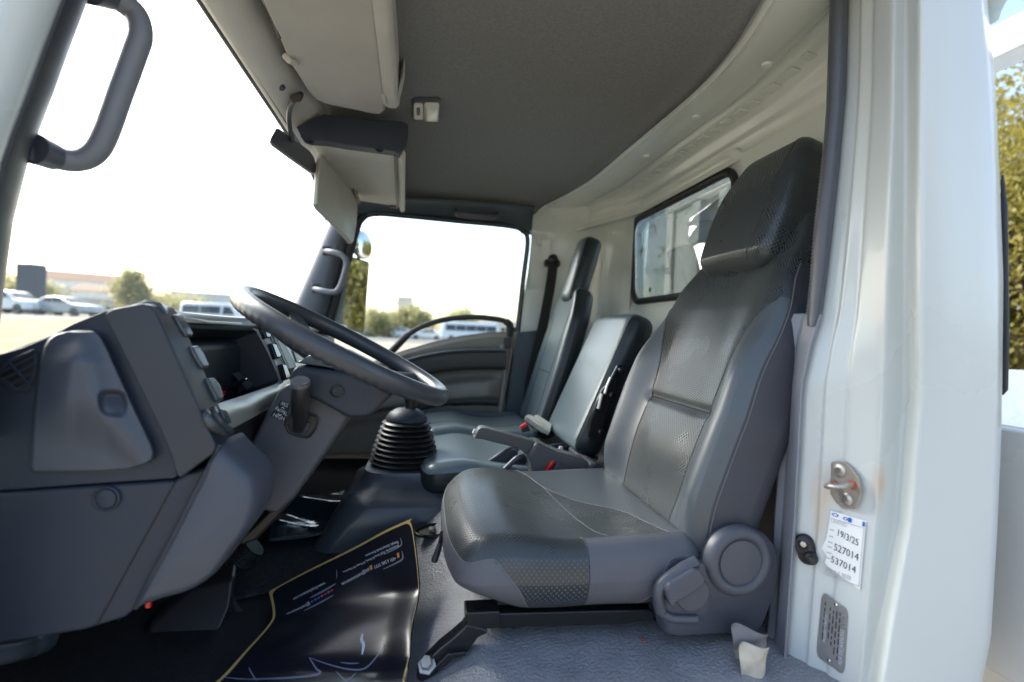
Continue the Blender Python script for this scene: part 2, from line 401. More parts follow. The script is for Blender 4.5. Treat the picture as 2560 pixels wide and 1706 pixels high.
V, F = tube(HO+np.array([0.012, 0, -0.002]), 0.006, 8); mo('header_strip', V, F, 'teal_trim', cab)
p = at(703, 217, 1.27)
V, F = lathe([(0, -0.004), (0.011, -0.003), (0.012, 0.002)], p+np.array([0.0, -.01, -0.004]), (0.2, 0.3, 1), 20); mo('screw_cap', V, F, 'dash_dark', hd)
# windscreen glass: header down to the dash front
top = HO+np.array([-0.008, 0, 0.006]); N0 = len(top); V = []; F = []
for i in range(N0):
    y = top[i][1]; b = np.array([-0.82-0.05*math.sin(math.pi*(y-.62)/1.85), 0.62+(y-.70)*1.06, 1.50])
    for j in range(9): V.append(top[i]*(1-j/8)+b*(j/8)+np.array([-0.03, 0, 0.0])*math.sin(math.pi*j/8))
for i in range(N0-1):
    for j in range(8): a = i*9+j; F.append([a, a+1, a+10, a+9])
mo('windshield', V, F, 'windshield_glass', cab, ang=0)

# near front pillar: dark seal band, white outer skin, grab handle
rows = [-220, -60, 8, 120, 236, 340, 406, 554, 730, 900, 1100]
rE = [305, 243, 217, 175, 133, 93, 70, 33, 8, -12, -35]
rings = []
for y, r in zip(rows, rE):
    l = r-68
    rings.append([at(r, y, .775), at(r-8, y, .745), at((r+l)/2, y, .720), at(l+4, y, .705), at(l, y, .730), at(l+10, y, .80), at(r-4, y, .80)])
V, F = loft([catmull(q, 3, closed=True) for q in rings]); mo('pillar_seal', V, F, 'dash_dark', cab, ang=50)
rings = []
for y, r in zip(rows, rE):
    l = r-60
    rings.append([at(l, y, .715), at(l-25, y, .690), at(l-90, y, .668), at(l-170, y, .655), at(l-300, y, .66), at(l-330, y, .70), at(l-250, y, .74), at(l, y, .75)])
V, F = loft([catmull(q, 3, closed=True) for q in rings]); mo('front_pillar', V, F, 'white_paint', cab, ang=60)
gp = catmull([at(84, 372, .775), at(125, 390, .80), at(185, 402, .82), at(232, 385, .825), at(262, 340, .825), at(300, 235, .825), at(338, 130, .825), at(351, 85, .825), at(340, 38, .825), at(305, 5, .815), at(262, -18, .80), at(225, -30, .775)], 6)
V, F = tube(gp, 0.0175, 16, flat=0.9); gh = mo('grab_handle', V, F, 'pillar_trim', cab, label='large grey grab handle on the near front pillar')
for a, b in ((gp[0], gp[7]), (gp[-1], gp[-9])):
    V, F = tube([a, a*.5+b*.5, b], [.021, .0195, .0185], 16); mo('handle_boot', V, F, 'pillar_dark', gh)

# far front pillar with its own handle
rows = [535, 551, 600, 680, 750, 800, 870, 950]
lE = [828, 821, 801, 769, 740, 722, 695, 668]; rE = [905, 890, 872, 850, 832, 818, 800, 780]
rings = []
for y, l, r in zip(rows, lE, rE):
    rings.append([at(l, y, 2.42), at(l+14, y, 2.385), at((l+r)/2, y, 2.365), at(r-18, y, 2.375), at(r-4, y, 2.41), at(r-6, y, 2.46), at(l+3, y, 2.46)])
V, F = loft([catmull(q, 3, closed=True) for q in rings]); mo('front_pillar', V, F, 'pillar_dark', cab, ang=60, label='dark grey trimmed front pillar on the passenger side')
gp = catmull([at(813, 628, 2.37), at(832, 631, 2.335), at(850, 636, 2.32), at(862, 646, 2.315), at(866, 662, 2.315), at(860, 690, 2.315), at(851, 716, 2.315), at(842, 728, 2.315), at(828, 731, 2.32), at(805, 727, 2.335), at(786, 722, 2.37)], 5)
V, F = tube(gp, 0.0125, 12); gh = mo('grab_handle', V, F, 'pillar_trim', cab, label='small grey grab handle on the passenger side pillar')
for px, py in ((816, 627), (790, 721)):
    V, F = box(at(px, py, 2.372), (0.036, 0.02, 0.042)); mo('handle_base', V, F, 'dash_dark', gh, bev=0.006)

# passenger side roof edge trim above the door
tl = [(880, 500), (940, 494), (1010, 497), (1120, 503), (1240, 512), (1337, 520)]
bl = [(880, 545), (940, 536), (1010, 538), (1120, 547), (1240, 558), (1330, 590)]
T = catmull([at(a, b, 2.30) for a, b in tl], 6); B = catmull([at(a, b, 2.43) for a, b in bl], 6)
V = []; F = []; n = len(T)
for i in range(n):
    for j in range(7):
        t = j/6; V.append(T[i]*(1-t)+B[i]*t+np.array([0, 0.02, 0.012])*math.sin(math.pi*t))
for i in range(n-1):
    for j in range(6): a = i*7+j; F.append([a, a+1, a+8, a+7])
tr = mo('roof_edge_trim', V, F, 'teal_trim', cab, ang=0, solid=0.01)
V, F = sweep(catmull([at(1138, 528, 2.36), at(1150, 536, 2.335), at(1190, 540, 2.33), at(1228, 542, 2.335), at(1243, 537, 2.36)], 5), rrect(0.028, 0.02, 0.008, 3), (0, -.3, 1)); mo('assist_grip', V, F, 'pillar_dark', tr)

# rear upper rail of painted pressed steel
def rail_fn(u, v):
    y = 0.66+u*1.76; xb = XB(y); k = sst(1.25, 0.80, y)*0.05
    far = sst(1.95, 2.40, y)
    cs = [(xb-.002, 2.258), (xb+.006, 2.236), (xb+.016, 2.230), (xb+.026, 2.240), (xb+.06, 2.247), (.70, 2.252+k*.4), (.755, 2.262+k), (.768, 2.280+k), (.782, 2.262+k*.9), (.808, 2.258+k*.8),
          (.826, 2.242+k*.6), (.836, 2.222+k*.3), (.848, 2.212), (.856, 2.190), (.846, 2.172), (.842, 2.155)]
    cs = np.array(cs); cs[4:, 0] -= far*np.linspace(.02, .17, len(cs)-4); cs[4:, 1] -= far*np.linspace(0, .02, len(cs)-4)
    t = v*(len(cs)-1); i = min(int(t), len(cs)-2); f = t-i
    p = cs[i]*(1-f)+cs[i+1]*f
    return (p[0], y, p[1])
V, F, UV = grid(rail_fn, 70, 60); rl = mo('rear_roof_rail', V, F, 'inner_paint', cab, ang=0)
s = rl.modifiers.new('smooth', 'SMOOTH'); s.factor = 0.5; s.iterations = 3
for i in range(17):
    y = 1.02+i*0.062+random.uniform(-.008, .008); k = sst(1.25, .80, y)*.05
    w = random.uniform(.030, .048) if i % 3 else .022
    V, F = box((.797, y, 2.256+k*.85), (.026, w, .006), np.array(Matrix.Rotation(rad(8), 3, 'Y'))); mo('glint_tile', V, F, 'inner_paint', rl, bev=0.0025)  # raised tiles shaped to imitate the rail's blocky light reflections
for y, x in ((1.02, .70), (1.30, .69), (1.62, .69), (2.30, .545)):
    V, F = lathe([(0, -.004), (.010, -.0035), (.012, 0.002)], (x, y, 2.249), (0, 0, 1), 18); mo('hole_plug', V, F, 'inner_paint' if y < 2 else 'dash_dark', rl)
# pressed ribs on the near end of the rail


# rear wall with the rubber-sealed window
WC = np.array([1.742, 1.972])
def win_out(w, h, r, x):
    o = rrect(w, h, r, 8); o[:, 0] *= 1+0.12*(o[:, 1]/h)
    o += WC; return np.array([(x+0.0*(z-1.97), y, z) for y, z in o])
w0 = win_out(.725, .350, .065, .868); w1 = win_out(.785, .405, .085, .850); w2 = win_out(.855, .46, .11, .842)
w3 = []
for (x, y, z) in w2:
    d = np.array([y-1.742, z-1.97]); k = min((.48 if d[0] > 0 else .92)/abs(d[0]) if abs(d[0]) > 1e-6 else 9, (.20 if d[1] > 0 else .95)/abs(d[1]) if abs(d[1]) > 1e-6 else 9)
    k = max(k, 1.02); w3.append((.842, 1.742+d[0]*k, 1.97+d[1]*k))
V, F = loft([w0, w1, w2, np.array(w3)], cap0=False, cap1=False); rw = mo('rear_wall', V, F, 'inner_paint', cab, ang=40)
V, F = tube(win_out(.73, .353, .067, .858), 0.0135, 12, closed=True); mo('window_seal', V, F, 'rubber', rw)
V, F = (w0+np.array([0.004, 0, 0]), [list(range(len(w0)))]); gl = mo('window_pane', V, F, 'rear_glass', rw, flat=True)
V, F = box(ax(1625, 725, .862), (.002, .017, .017)); mo('green_label', V, F, mat('label_green', (.10, .28, .14), .5), rw)
V, F = box((.895, 1.55, 1.25), (.02, 1.70, .62)); mo('lower_rear_panel', V, F, 'dark_trim', rw)
# passenger side corner: side wall rounding into the rear wall
def corner(u, v):
    x0 = .432+.042*sst(1.62, 2.12, .98+v*1.285)
    cs = catmull([(x0, 2.432), (x0+.03, 2.43), (.56, 2.425), (.66, 2.405), (.745, 2.355), (.805, 2.27), (.838, 2.17), (.843, 2.08)], 6)
    t = u*(len(cs)-1); i = min(int(t), len(cs)-2); p = cs[i]*(1-(t-i))+cs[i+1]*(t-i)
    z = 0.98+v*1.285; lean = 0.02*sst(1.75, 2.25, z)
    pr = 0.0
    if .46 < p[0] < .58 and 1.86 < z < 2.12: pr = 0.010*sst(.46, .475, p[0])*sst(.58, .565, p[0])*sst(1.86, 1.875, z)*sst(2.12, 2.105, z)
    return (p[0]-lean*.3, p[1]-lean+pr-.0, z)
V, F, UV = grid(corner, 72, 80); mo('side_corner_panel', V, F, 'inner_paint', cab, ang=0)
V, F = prism([at(1291, 832, 2.40), at(1352, 826, 2.40), at(1350, 930, 2.40), at(1330, 1085, 2.40), at(1255, 1085, 2.40)], (0, .03, 0)); mo('lower_pillar_trim', V, F, 'teal_trim', cab, bev=.006)
V, F = box(at(1348, 594, 2.42), (.022, .006, .075)); mo('white_label', V, F, 'paper', cab, bev=.002)
V, F = box((.47, 2.475, 1.32), (.20, .02, .70)); mo('leak_filler', V, F, 'dark_trim', cab)  # dark filler added to stop light leaking in beside the door
# near side inner panel behind the seat
def nside(u, v):
    cs = catmull([(.715, .862), (.75, .838), (.79, .832), (.82, .845), (.838, .88), (.845, .95)], 5)
    t = u*(len(cs)-1); i = min(int(t), len(cs)-2); p = cs[i]*(1-(t-i))+cs[i+1]*(t-i); return (p[0], p[1], .98+1.36*v)
V, F, UV = grid(nside, 25, 20); mo('inner_side_panel', V, F, 'inner_paint', cab, ang=0)

# near rear pillar: door jamb and outer skin; paint stained by rust running from the latch
def stained(name, base, spots):
    m = base.copy(); m.name = name; MAT[name] = m; nt = m.node_tree; N = nt.nodes; L = nt.links; b = N['Principled BSDF']
    src = b.inputs['Base Color'].links[0].from_socket; tc = N.new('ShaderNodeTexCoord')
    nz = N.new('ShaderNodeTexNoise'); nz.inputs['Scale'].default_value = 26; nz.inputs['Detail'].default_value = 6; L.new(tc.outputs['Object'], nz.inputs[0])
    for c, s, amt, col in spots:
        v = N.new('ShaderNodeVectorMath'); v.operation = 'SUBTRACT'; L.new(tc.outputs['Object'], v.inputs[0]); v.inputs[1].default_value = tuple(c)
        v2 = N.new('ShaderNodeVectorMath'); v2.operation = 'DIVIDE'; L.new(v.outputs[0], v2.inputs[0]); v2.inputs[1].default_value = s
        v3 = N.new('ShaderNodeVectorMath'); v3.operation = 'LENGTH'; L.new(v2.outputs[0], v3.inputs[0])
        r = N.new('ShaderNodeMapRange'); r.inputs[1].default_value = 1; r.inputs[2].default_value = 0; r.inputs[3].default_value = 0; r.inputs[4].default_value = amt*2; L.new(v3.outputs['Value'], r.inputs[0])
        mu = N.new('ShaderNodeMath'); mu.operation = 'MULTIPLY'; mu.use_clamp = True; L.new(r.outputs[0], mu.inputs[0]); L.new(nz.outputs[0], mu.inputs[1])
        mx = N.new('ShaderNodeMix'); mx.data_type = 'RGBA'; L.new(mu.outputs[0], mx.inputs[0]); L.new(src, mx.inputs[6]); mx.inputs[7].default_value = (*col, 1); src = mx.outputs[2]
    L.new(src, b.inputs['Base Color']); return m
_o = np.array([.1, 1.55, 1.0]); RU = (.55, .30, .10)
stained('jamb_paint', MAT['white_paint'], [(at(2052, 1230, .775)-_o, (.016, .03, .06), .5, RU), (at(2046, 1310, .775)-_o, (.010, .02, .05), .45, RU), (at(2196, 1215, .702)-_o, (.010, .016, .05), .6, RU), (at(2118, 1290, .742)-_o, (.007, .012, .03), .8, (.5, .2, .06)), (at(2135, 1258, .735)-_o, (.012, .012, .010), .8, (.45, .14, .06)), (at(2190, 1600, .70)-_o, (.02, .03, .14), .3, (.42, .36, .28)), (at(2240, 700, .68)-_o, (.010, .02, .5), .35, (.50, .46, .38))])
RY = [-260, -80, 0, 223, 424, 625, 700, 790, 861, 963, 1050, 1284, 1552, 1706, 1900]
RS = [2122, 2120, 2119, 2114, 2096, 2074, 2065, 2052, 2028, 2006, 2001, 1989, 1970, 1959, 1940]
def js(y): return interp(y, RY, RS)
def jst(y): return interp(y, [-260, 300, 1050, 1300, 1552, 1706, 1900], [2240, 2232, 2204, 2190, 2165, 2150, 2128])
def jed(y): return interp(y, [-260, 1000, 1300, 1552, 1706, 1900], [2294, 2292, 2270, 2225, 2200, 2165])
def jot(y): return interp(y, [-260, 0, 156, 402, 700, 1050, 1301, 1594, 1706, 1900], [2455, 2469, 2485, 2498, 2509, 2505, 2495, 2478, 2456, 2420])
def jamb_row(y):
    s, st, ed, ot = js(y), jst(y), jed(y), jot(y); g = .45
    w = st-s
    q = [(s-22, .835), (s, .80), (s+.27*w, .775), (s+.30*w, .773-.010*g), (s+.55*w, .750-.004*g), (s+.58*w, .7475-.014*g), (st-10, .706-.003*g), (st, .698), (ed-24, .692), (ed-6, .650), (ed+10, .638), (ed+.4*(ot-ed), .631), (ed+.75*(ot-ed), .629), (ot-12, .632), (ot, .655), (ot-1, .80)]
    return q
def fillet(q, f=.28, n=5):
    q = np.array(q, float); out = [q[0]]
    for i in range(1, len(q)-1):
        a, b = q[i]+(q[i-1]-q[i])*f, q[i]+(q[i+1]-q[i])*f
        for t in np.linspace(0, 1, n): out.append(a*(1-t)**2+2*q[i]*t*(1-t)+b*t*t)
    return np.array(out+[q[-1]])
YS = np.linspace(-260, 1900, 70)
rowsq = [jamb_row(y) for y in YS]; nc = len(rowsq[0]); V = []; F = []
NS = 4
for y, q in zip(YS, rowsq):
    R_ = fillet(q); nc = len(R_); V += [at(a, y, b) for a, b in R_]
for i in range(len(YS)-1):
    for j in range(nc-1): a = i*nc+j; F.append([a, a+1, a+nc+1, a+nc])
jamb = mo('rear_pillar', V, F, 'jamb_paint', cab, ang=0, label='white painted rear door pillar with rust streaks around the latch')
def jy(px, py):
    q = jamb_row(py); return float(np.interp(px, [a for a, b in q], [b for a, b in q]))
def jp(px, py, lift=0.0):
    return at(px, py, jy(px, py)-lift)
# door seal rubber
sl_rows = [-260, -80, 0, 268, 388, 581, 700, 800]; sL = [2078, 2076, 2074, 2065, 2056, 2034, 2025, 2014]
rings = []
for y in np.linspace(-260, 815, 60):
    l = interp(y, sl_rows, sL); r = js(y)+2
    rings.append([at(l, y, .835), at(l+5, y, .805), at(l+.45*(r-l), y, .792), at(r-8, y, .788), at(r, y, .800), at(r-6, y, .83), at(l+8, y, .85)])
V, F = loft([catmull(q, 3, closed=True) for q in rings]); ds = mo('door_seal', V, F, 'pillar_dark', cab, ang=60, label='dark rubber door seal along the rear pillar')
for i in range(46):
    y = 395+i*9.2; l = interp(y, sl_rows, sL)
    V, F = tube([at(l+1, y+2, .824), at(l+7, y, .806), at(l+12, y-1, .803)], .0022, 6); mo('seal_rib', V, F, 'pillar_trim', ds)
# grey plastic lower pillar trim
tl_y = [786, 800, 830, 1090, 1284, 1552, 1706, 1900]; tl_l = [1980, 1972, 1968, 1949, 1934, 1918, 1905, 1885]
rings = []
for y in [784, 790, 800, 830, 861, 910, 963, 1050, 1150, 1284, 1420, 1552, 1630, 1706, 1900]:
    l = interp(y, tl_y, tl_l); r = js(y)+4
    rings.append([at(l, y, .875), at(l+3, y, .852), at(l+.40*(r-l), y, .838), at(l+.48*(r-l), y, .818), at(r-6, y, .786), at(r, y, .789), at(r-2, y, .83), at(l+8, y, .90)])
V, F = loft(rings); mo('lower_pillar_trim', V, F, 'b_trim', cab, ang=25, bev=.003, label='grey plastic trim on the lower rear pillar')
# black rubber strip behind the cab
V, F = tube([at(2506, 438, .70), at(2511, 520, .70), at(2515, 850, .70), at(2512, 975, .70), at(2507, 988, .70)], [.002, .0042, .0042, .0042, .001], 8); mo('gap_strip', V, F, 'dash_dark', cab)

# door latch striker
def jf(px, py, lift=0.0):
    """local frame on the jamb: ex towards the outer edge, ey up, n out"""
    c = jp(px, py, lift); ex = unit(jp(px+12, py)-jp(px-12, py)); ez = unit(jp(px, py-15)-jp(px, py+15)); n = unit(np.cross(ex, ez)); ey = np.cross(n, ex)
    if n[1] > 0: n = -n
    return c, ex, unit(ey if ey[2] > 0 else -ey), n
c, ex, ey, nn = jf(2112, 1212)
k = 1/ (np.linalg.norm(jp(2113, 1212)-jp(2111, 1212))/2)   # px per metre along ex
hx, hy = 0.029, 0.0385
plate = [(-.012, hy), (.012, hy), (.021, hy*.72), (hx, .012), (hx, -.012), (.020, -hy*.72), (.012, -hy), (-.012, -hy), (-.021, -hy*.72), (-hx, -.010), (-hx, .014), (-.020, hy*.72)]
m3 = frame3(c, ex, ey); V, F = prism(m3(np.array(plate)*.98)+nn*.001, nn*.004); st = mo('door_striker', V, F, 'rusty_zinc', cab, bev=.0015, label='rusty steel latch striker with a looped bar')
for s in (1, -1):
    V, F = lathe([(.011, .004), (.011, .0065), (.008, .0085), (.005, .0088), (.0048, .005), (0.0, .005)], c+ey*s*.023, nn, 20); mo('bolt', V, F, 'zinc', st)
lp = catmull([c-ex*.014+nn*.003, c-ex*.014+nn*.020, c-ex*.010+nn*.030, c+nn*.034, c+ex*.010+nn*.031, c+ex*.016+nn*.022, c+ex*.016+nn*.003], 6)
V, F = tube(lp, .0046, 12); mo('loop', V, F, 'zinc', st)
for s in (-.014, .016):
    V, F = lathe([(.0065, .003), (.0075, .005), (.0070, .0075), (.005, .0085)], c+ex*s, nn, 18); mo('rust_ring', V, F, 'rust_ring', st)
# door courtesy switch
c, ex, ey, nn = jf(2016, 1372)
m3 = frame3(c, ex, ey); o = rrect(.030, .051, .0148, 8)
V, F = loft([m3(o)+nn*.000, m3(o)+nn*.006, m3(o*.86)+nn*.010]); sw = mo('door_switch', V, F, 'rubber', cab, ang=50, label='black rubber door light switch on the white pillar')
V, F = lathe([(.0085, .009), (.009, .0105), (.0062, .0115), (.006, .0100), (0, .0100)], c+ey*.010, nn, 20); mo('screw_recess', V, F, 'boot_rubber', sw)
V, F = lathe([(.0052, .009), (.0052, .0125), (.003, .0130), (0, .0128)], c+ey*.010, nn, 6); mo('screw', V, F, 'zinc', sw)
V, F = lathe([(.011, .006), (.0108, .016), (.0085, .020), (.0062, .0215), (.006, .028), (.004, .030), (0, .0305)], c-ey*.0125+ex*.002, nn+ex*.35, 20); mo('plunger', V, F, 'rubber', sw)
# service sticker (paper) with handwriting
def jquad(pts, lift):
    """bilinear patch on the jamb from four picture corners"""
    P = [jp(a, b, lift) for a, b in pts]
    return lambda u, v: (P[0]*(1-u)+P[1]*u)*(1-v)+(P[3]*(1-u)+P[2]*u)*v
q = [(2077, 1277), (2165, 1303), (2150, 1475), (2055, 1440)]
f = jquad(q, .0018)
out = [(0, 0), (1, 0), (1, 1), (.10, .83), (0.02, .80), (.06, .68), (-.12, .60), (-.02, .42), (.0, .2)]
fs = jquad(q, .0018); V = [fs(u, v) for u, v in out]; st = mo('service_sticker', V, [list(range(len(V)))], 'paper', cab, flat=True, label='torn white service sticker with handwritten numbers on the pillar')
def put_text(s, f, u0, v0, du, dv, size, m, parent, name='lettering', lift=0.0, align='LEFT', shear=0):
    T, TF = TEXT[s] if s in TEXT else text_flat(s, 1.0, 'LEFT')
    w = T[:, 0].max()
    if align == 'CENTER': T = T-np.array([w/2, 0])
    V = [f(u0+du*x*size+dv[0]*y*size, v0+du_v*x*size-dv[1]*y*size) for (x, y), du_v in zip(T, [shear]*len(T))]
    return mo(name, V, TF, m, parent, flat=True)
fl = jquad(q, .0023)
def stext(s, u, v, su, sv, m, sh=0.0):
    T, TF = TEXT[s]; V = [fl(u+x*su, v-y*sv+sh*x*su) for x, y in T]; mo('lettering', V, TF, m, st, flat=True)
stext('19/3/25', .24, .33, .205, .14, 'ink_black', .10); stext('527014', .21, .56, .23, .15, 'ink_black', .06); stext('537014', .17, .75, .23, .14, 'ink_black', .06)
stext('UNITED', .04, .17, .13, .07, 'ink_grey'); stext('042 265 9698', .06, .92, .125, .10, 'ink_grey')
for v0 in (.27, .37, .46, .53, .62, .70): 
    V = [fl(a, b) for a, b in ((.04, v0), (.17, v0), (.17, v0+.016), (.04, v0+.016))]; mo('printed_line', V, [[0, 1, 2, 3]], 'ink_grey', st, flat=True)
for a0, b0, a1, b1 in ((.02, .105, .97, .115), (.95, .11, .965, .97), (.02, .95, .96, .96)):
    V = [fl(a, b) for a, b in ((a0, b0), (a1, b0), (a1, b1), (a0, b1))]; mo('printed_line', V, [[0, 1, 2, 3]], 'ink_grey', st, flat=True)
def ell(cx, cy, rx, ry, n=16): return [(cx+rx*math.cos(t), cy+ry*math.sin(t)) for t in np.arange(n)*2*math.pi/n]
def ringmesh(f, cx, cy, rx, ry, k=.6, n=16):
    a = ell(cx, cy, rx, ry, n); b = ell(cx, cy, rx*k, ry*k, n); V = [f(*p) for p in a+b]; return V, [[i, (i+1) % n, n+(i+1) % n, n+i] for i in range(n)]
V, F = ringmesh(fl, .14, .045, .10, .025); mo('logo', V, F, 'ink_blue', st, flat=True)
V, F = ringmesh(fl, .44, .055, .07, .025); mo('logo', V, F, 'ink_blue', st, flat=True)
for a in (.53, .91):
    V = [fl(x, y) for x, y in ((a, .02), (a+.07, .02), (a+.07, .09), (a, .09))]; mo('logo', V, [[0, 1, 2, 3]], 'ink_blue', st, flat=True)
stext('N', .50, .085, .17, .08, 'ink_blue')
# identification plate, stamped text running upwards
q = [(2055, 1480), (2121, 1525), (2110, 1690), (2040, 1640)]
fp = jquad(q, .0012); fp2 = jquad(q, .0017)
o = rrect(1, 1, .14, 6)+.5; o[:, 0] = o[:, 0]; V = [fp(u, v) for u, v in o]
pl = mo('identification_plate', V, [list(range(len(V)))], 'plate_alu', cab, flat=True, solid=-.0006, label='grey aluminium identification plate with stamped lettering riveted to the pillar')
for u, v in ((.55, .05), (.47, .93)):
    c = fp(u, v); _, ex, ey, nn = jf(2080, 1580); V, F = lathe([(.0034, 0), (.003, .0015), (.0015, .0022), (0, .0024)], c, nn, 14); mo('rivet', V, F, 'chrome', pl)
def ptext(s, u, v, sz, m):
    T, TF = TEXT[s]; V = [fp2(u-y*sz*1.6, v-x*sz*.55) for x, y in T]; mo('lettering', V, TF, m, pl, flat=True)
ptext('NLR 55E JAANLR55', .90, .88, .115, 'print_white')
ptext('MANUFACTURED BY', .28, .72, .085, 'print_white')
for u, a, b in ((.72, .85, .12), (.60, .80, .10), (.48, .70, .16), (.36, .62, .10), (.16, .70, .12)):
    v = a
    while v > b:
        l = random.uniform(.05, .13); V = [fp2(x, y) for x, y in ((u-.018, v), (u+.018, v), (u+.018, max(b, v-l)), (u-.018, max(b, v-l)))]; mo('printed_line', V, [[0, 1, 2, 3]], 'dash', pl, flat=True); v -= l+random.uniform(.02, .05)
# outer body ahead of the door openings, and the skin behind the driver's head
for y, zt in ((.64, 1.80), (2.44, 1.58)):
    V, F = prism([(-.565, y, zt), (-.565, y, .78), (-.98, y, .78), (-1.0, y, 1.42), (-.83, y, 1.52), (-.66, y, zt+.01)], (0, .035, 0)); mo('front_quarter_panel', V, F, 'white_paint', cab, bev=.012)
V, F = loft([np.array([(-.985, .66, z), (-1.03, 1.0, z), (-1.045, 1.55, z), (-1.03, 2.1, z), (-.985, 2.46, z), (-.95, 2.46, z), (-.95, .66, z)]) for z in (.78, 1.2, 1.47)]); mo('front_panel', V, F, 'white_paint', cab, bev=.01)
V, F = box((.872, .985, 2.06), (.02, .37, .60)); mo('rear_corner_skin', V, F, 'inner_paint', cab)
# ------------------------------------------------------------------ cab floor, engine tunnel
def floor_z(x, y):
    z = 1.035+0.065*sst(-.02, .13, x)-0.03*sst(.71, .66, y)
    z += .012*math.exp(-((x-.02)**2/.004+(y-.80)**2/.01))+.010*math.exp(-((x-.56)**2/.006+(y-.83)**2/.004))
    z += 0.10*sst(1.10, 1.46, y)*sst(-.12, .05, x)
    return z
V, F, UV = grid(lambda u, v: (-.80+1.66*u, .655+1.78*v, floor_z(-.80+1.66*u, .655+1.78*v)), 110, 110)
fl_ = mo('cab_floor', V, F, 'floor_vinyl', cab, ang=0, solid=.03, label='grey embossed vinyl floor under the driver seat')
# firewall and lower front
V, F = box((-.86, 1.55, 1.27), (.03, 1.80, .56)); mo('firewall', V, F, 'black_plastic', cab)
V, F = box((.0, .645, .93), (1.35, .03, .20)); mo('door_sill', V, F, 'white_paint', cab, bev=.01)
# tunnel and gear pedestal
def rr(cx, cy, w, h, r, z): return np.array([(cx+a, cy+b, z) for a, b in rrect(w, h, r, 6)])
tun = thing('engine_tunnel', 'dark blue grey plastic engine tunnel under the gear lever boot', 'tunnel cover', (0, 1.58, 1.05))
R = [rr(-.055, 1.585, .20, .19, .05, 1.236), rr(-.055, 1.585, .225, .215, .06, 1.232), rr(-.055, 1.585, .235, .225, .06, 1.215), rr(-.045, 1.585, .27, .26, .07, 1.196), rr(.02, 1.59, .44, .34, .08, 1.182), rr(.06, 1.60, .54, .40, .08, 1.176), rr(.065, 1.60, .556, .42, .07, 1.160), rr(.06, 1.605, .61, .44, .06, 1.11), rr(.055, 1.61, .70, .46, .05, 1.03)]
V, F = loft(R[::-1]); mo('cover', V, F, 'tunnel', tun, ang=50)
R = [rr(.52, 1.62, .72, .50, .05, 1.02), rr(.52, 1.62, .70, .46, .05, 1.12), rr(.52, 1.62, .68, .43, .05, 1.165), rr(.52, 1.62, .66, .41, .04, 1.172)]
V, F = loft(R); mo('rear_cover', V, F, 'tunnel', tun, ang=50)
# dark textured rubber mat, shiny film sheet beyond it
P = [az(590, 1345, 1.05), az(860, 1335, 1.05), az(850, 1420, 1.05), az(700, 1470, 1.05), az(560, 1500, 1.05), az(540, 1400, 1.05)]
V, F = prism(P, (0, 0, -.008)); o = mo('rubber_mat', V, F, 'carpet', None, bev=.003); tag(o, 'black coarse textured mat on the floor behind the pedals', 'mat')
C4 = [az(668, 1342, 1.085), az(872, 1302, 1.10), az(900, 1215, 1.10), az(700, 1235, 1.09)]
def film(u, v):
    p = (C4[0]*(1-u)+C4[1]*u)*(1-v)+(C4[3]*(1-u)+C4[2]*u)*v
    return p+np.array([0, 0, .010*math.sin(5*u+2)*math.sin(3*v+.5)+.03*(1-v)**4*(-.6)+.015*math.sin(9*v+4*u)*v])
V, F, UV = grid(film, 24, 20); o = mo('plastic_sheet', V, F, 'plastic_film', None, ang=0, solid=.0015); tag(o, 'shiny dark blue plastic sheet lying on the passenger footwell floor', 'plastic sheet')
V, F, UV = grid(lambda u, v: (-.79+.70*u, .70+1.70*v, floor_z(-.79+.70*u, .70+1.70*v)+.005), 30, 30); mo('footwell_carpet', V, F, 'footwell', cab, ang=0, solid=.002)
# printed paper floor mat: twisted sheet leaning up on its right side
top_e = catmull([at(632+40, 1480, 1.17), at(760, 1432, 1.20), at(880, 1372, 1.22), at(965, 1326, 1.22), at(1030, 1297, 1.20)], 10)
bot_e = catmull([az(430, 1800, 1.065), az(600, 1808, 1.075), az(780, 1812, 1.08), az(900, 1815, 1.09), az(1000, 1815, 1.115)], 10)
lef = catmull([top_e[0], at(682, 1530, 1.10), at(672, 1562, 1.06), at(610, 1632, .97), at(540, 1706, .895), bot_e[0]], 8)
rig = catmull([top_e[-1], at(1040, 1360, 1.15), at(1049, 1440, 1.09), at(1049, 1490, 1.05), at(1032, 1570, .955), at(1027, 1640, .89), at(1012, 1706, .835), bot_e[-1]], 6)
def crv(C, t):
    t = min(max(t, 0), 1)*(len(C)-1); i = min(int(t), len(C)-2); return C[i]*(1-(t-i))+C[i+1]*(t-i)
def paper(u, v):
    a = crv(top_e, u)*(1-v)+crv(bot_e, u)*v; b = crv(lef, v)*(1-u)+crv(rig, v)*u
    c = (top_e[0]*(1-u)+top_e[-1]*u)*(1-v)+(bot_e[0]*(1-u)+bot_e[-1]*u)*v
    w = .004*math.exp(-((v-.55)/.16)**2)*math.sin(math.pi*u)-.005*math.exp(-((v-.72-.1*u)/.07)**2)*math.sin(math.pi*u)**.7
    return a+b-c+np.array([0, 0, w])
V, F, UV = grid(paper, 56, 70); pm = mo('printed_floor_mat', V, F, 'mat_print', None, ang=0, solid=.0008)
tag(pm, 'glossy black printed paper floor mat with gold border and dealer contact details', 'floor mat')
def lift(u, v, h=.0012):
    e = 1e-3; p = paper(u, v); n = unit(np.cross(paper(u+e, v)-p, paper(u, v+e)-p)); n = n if n[2] > 0 else -n
    return p+n*h
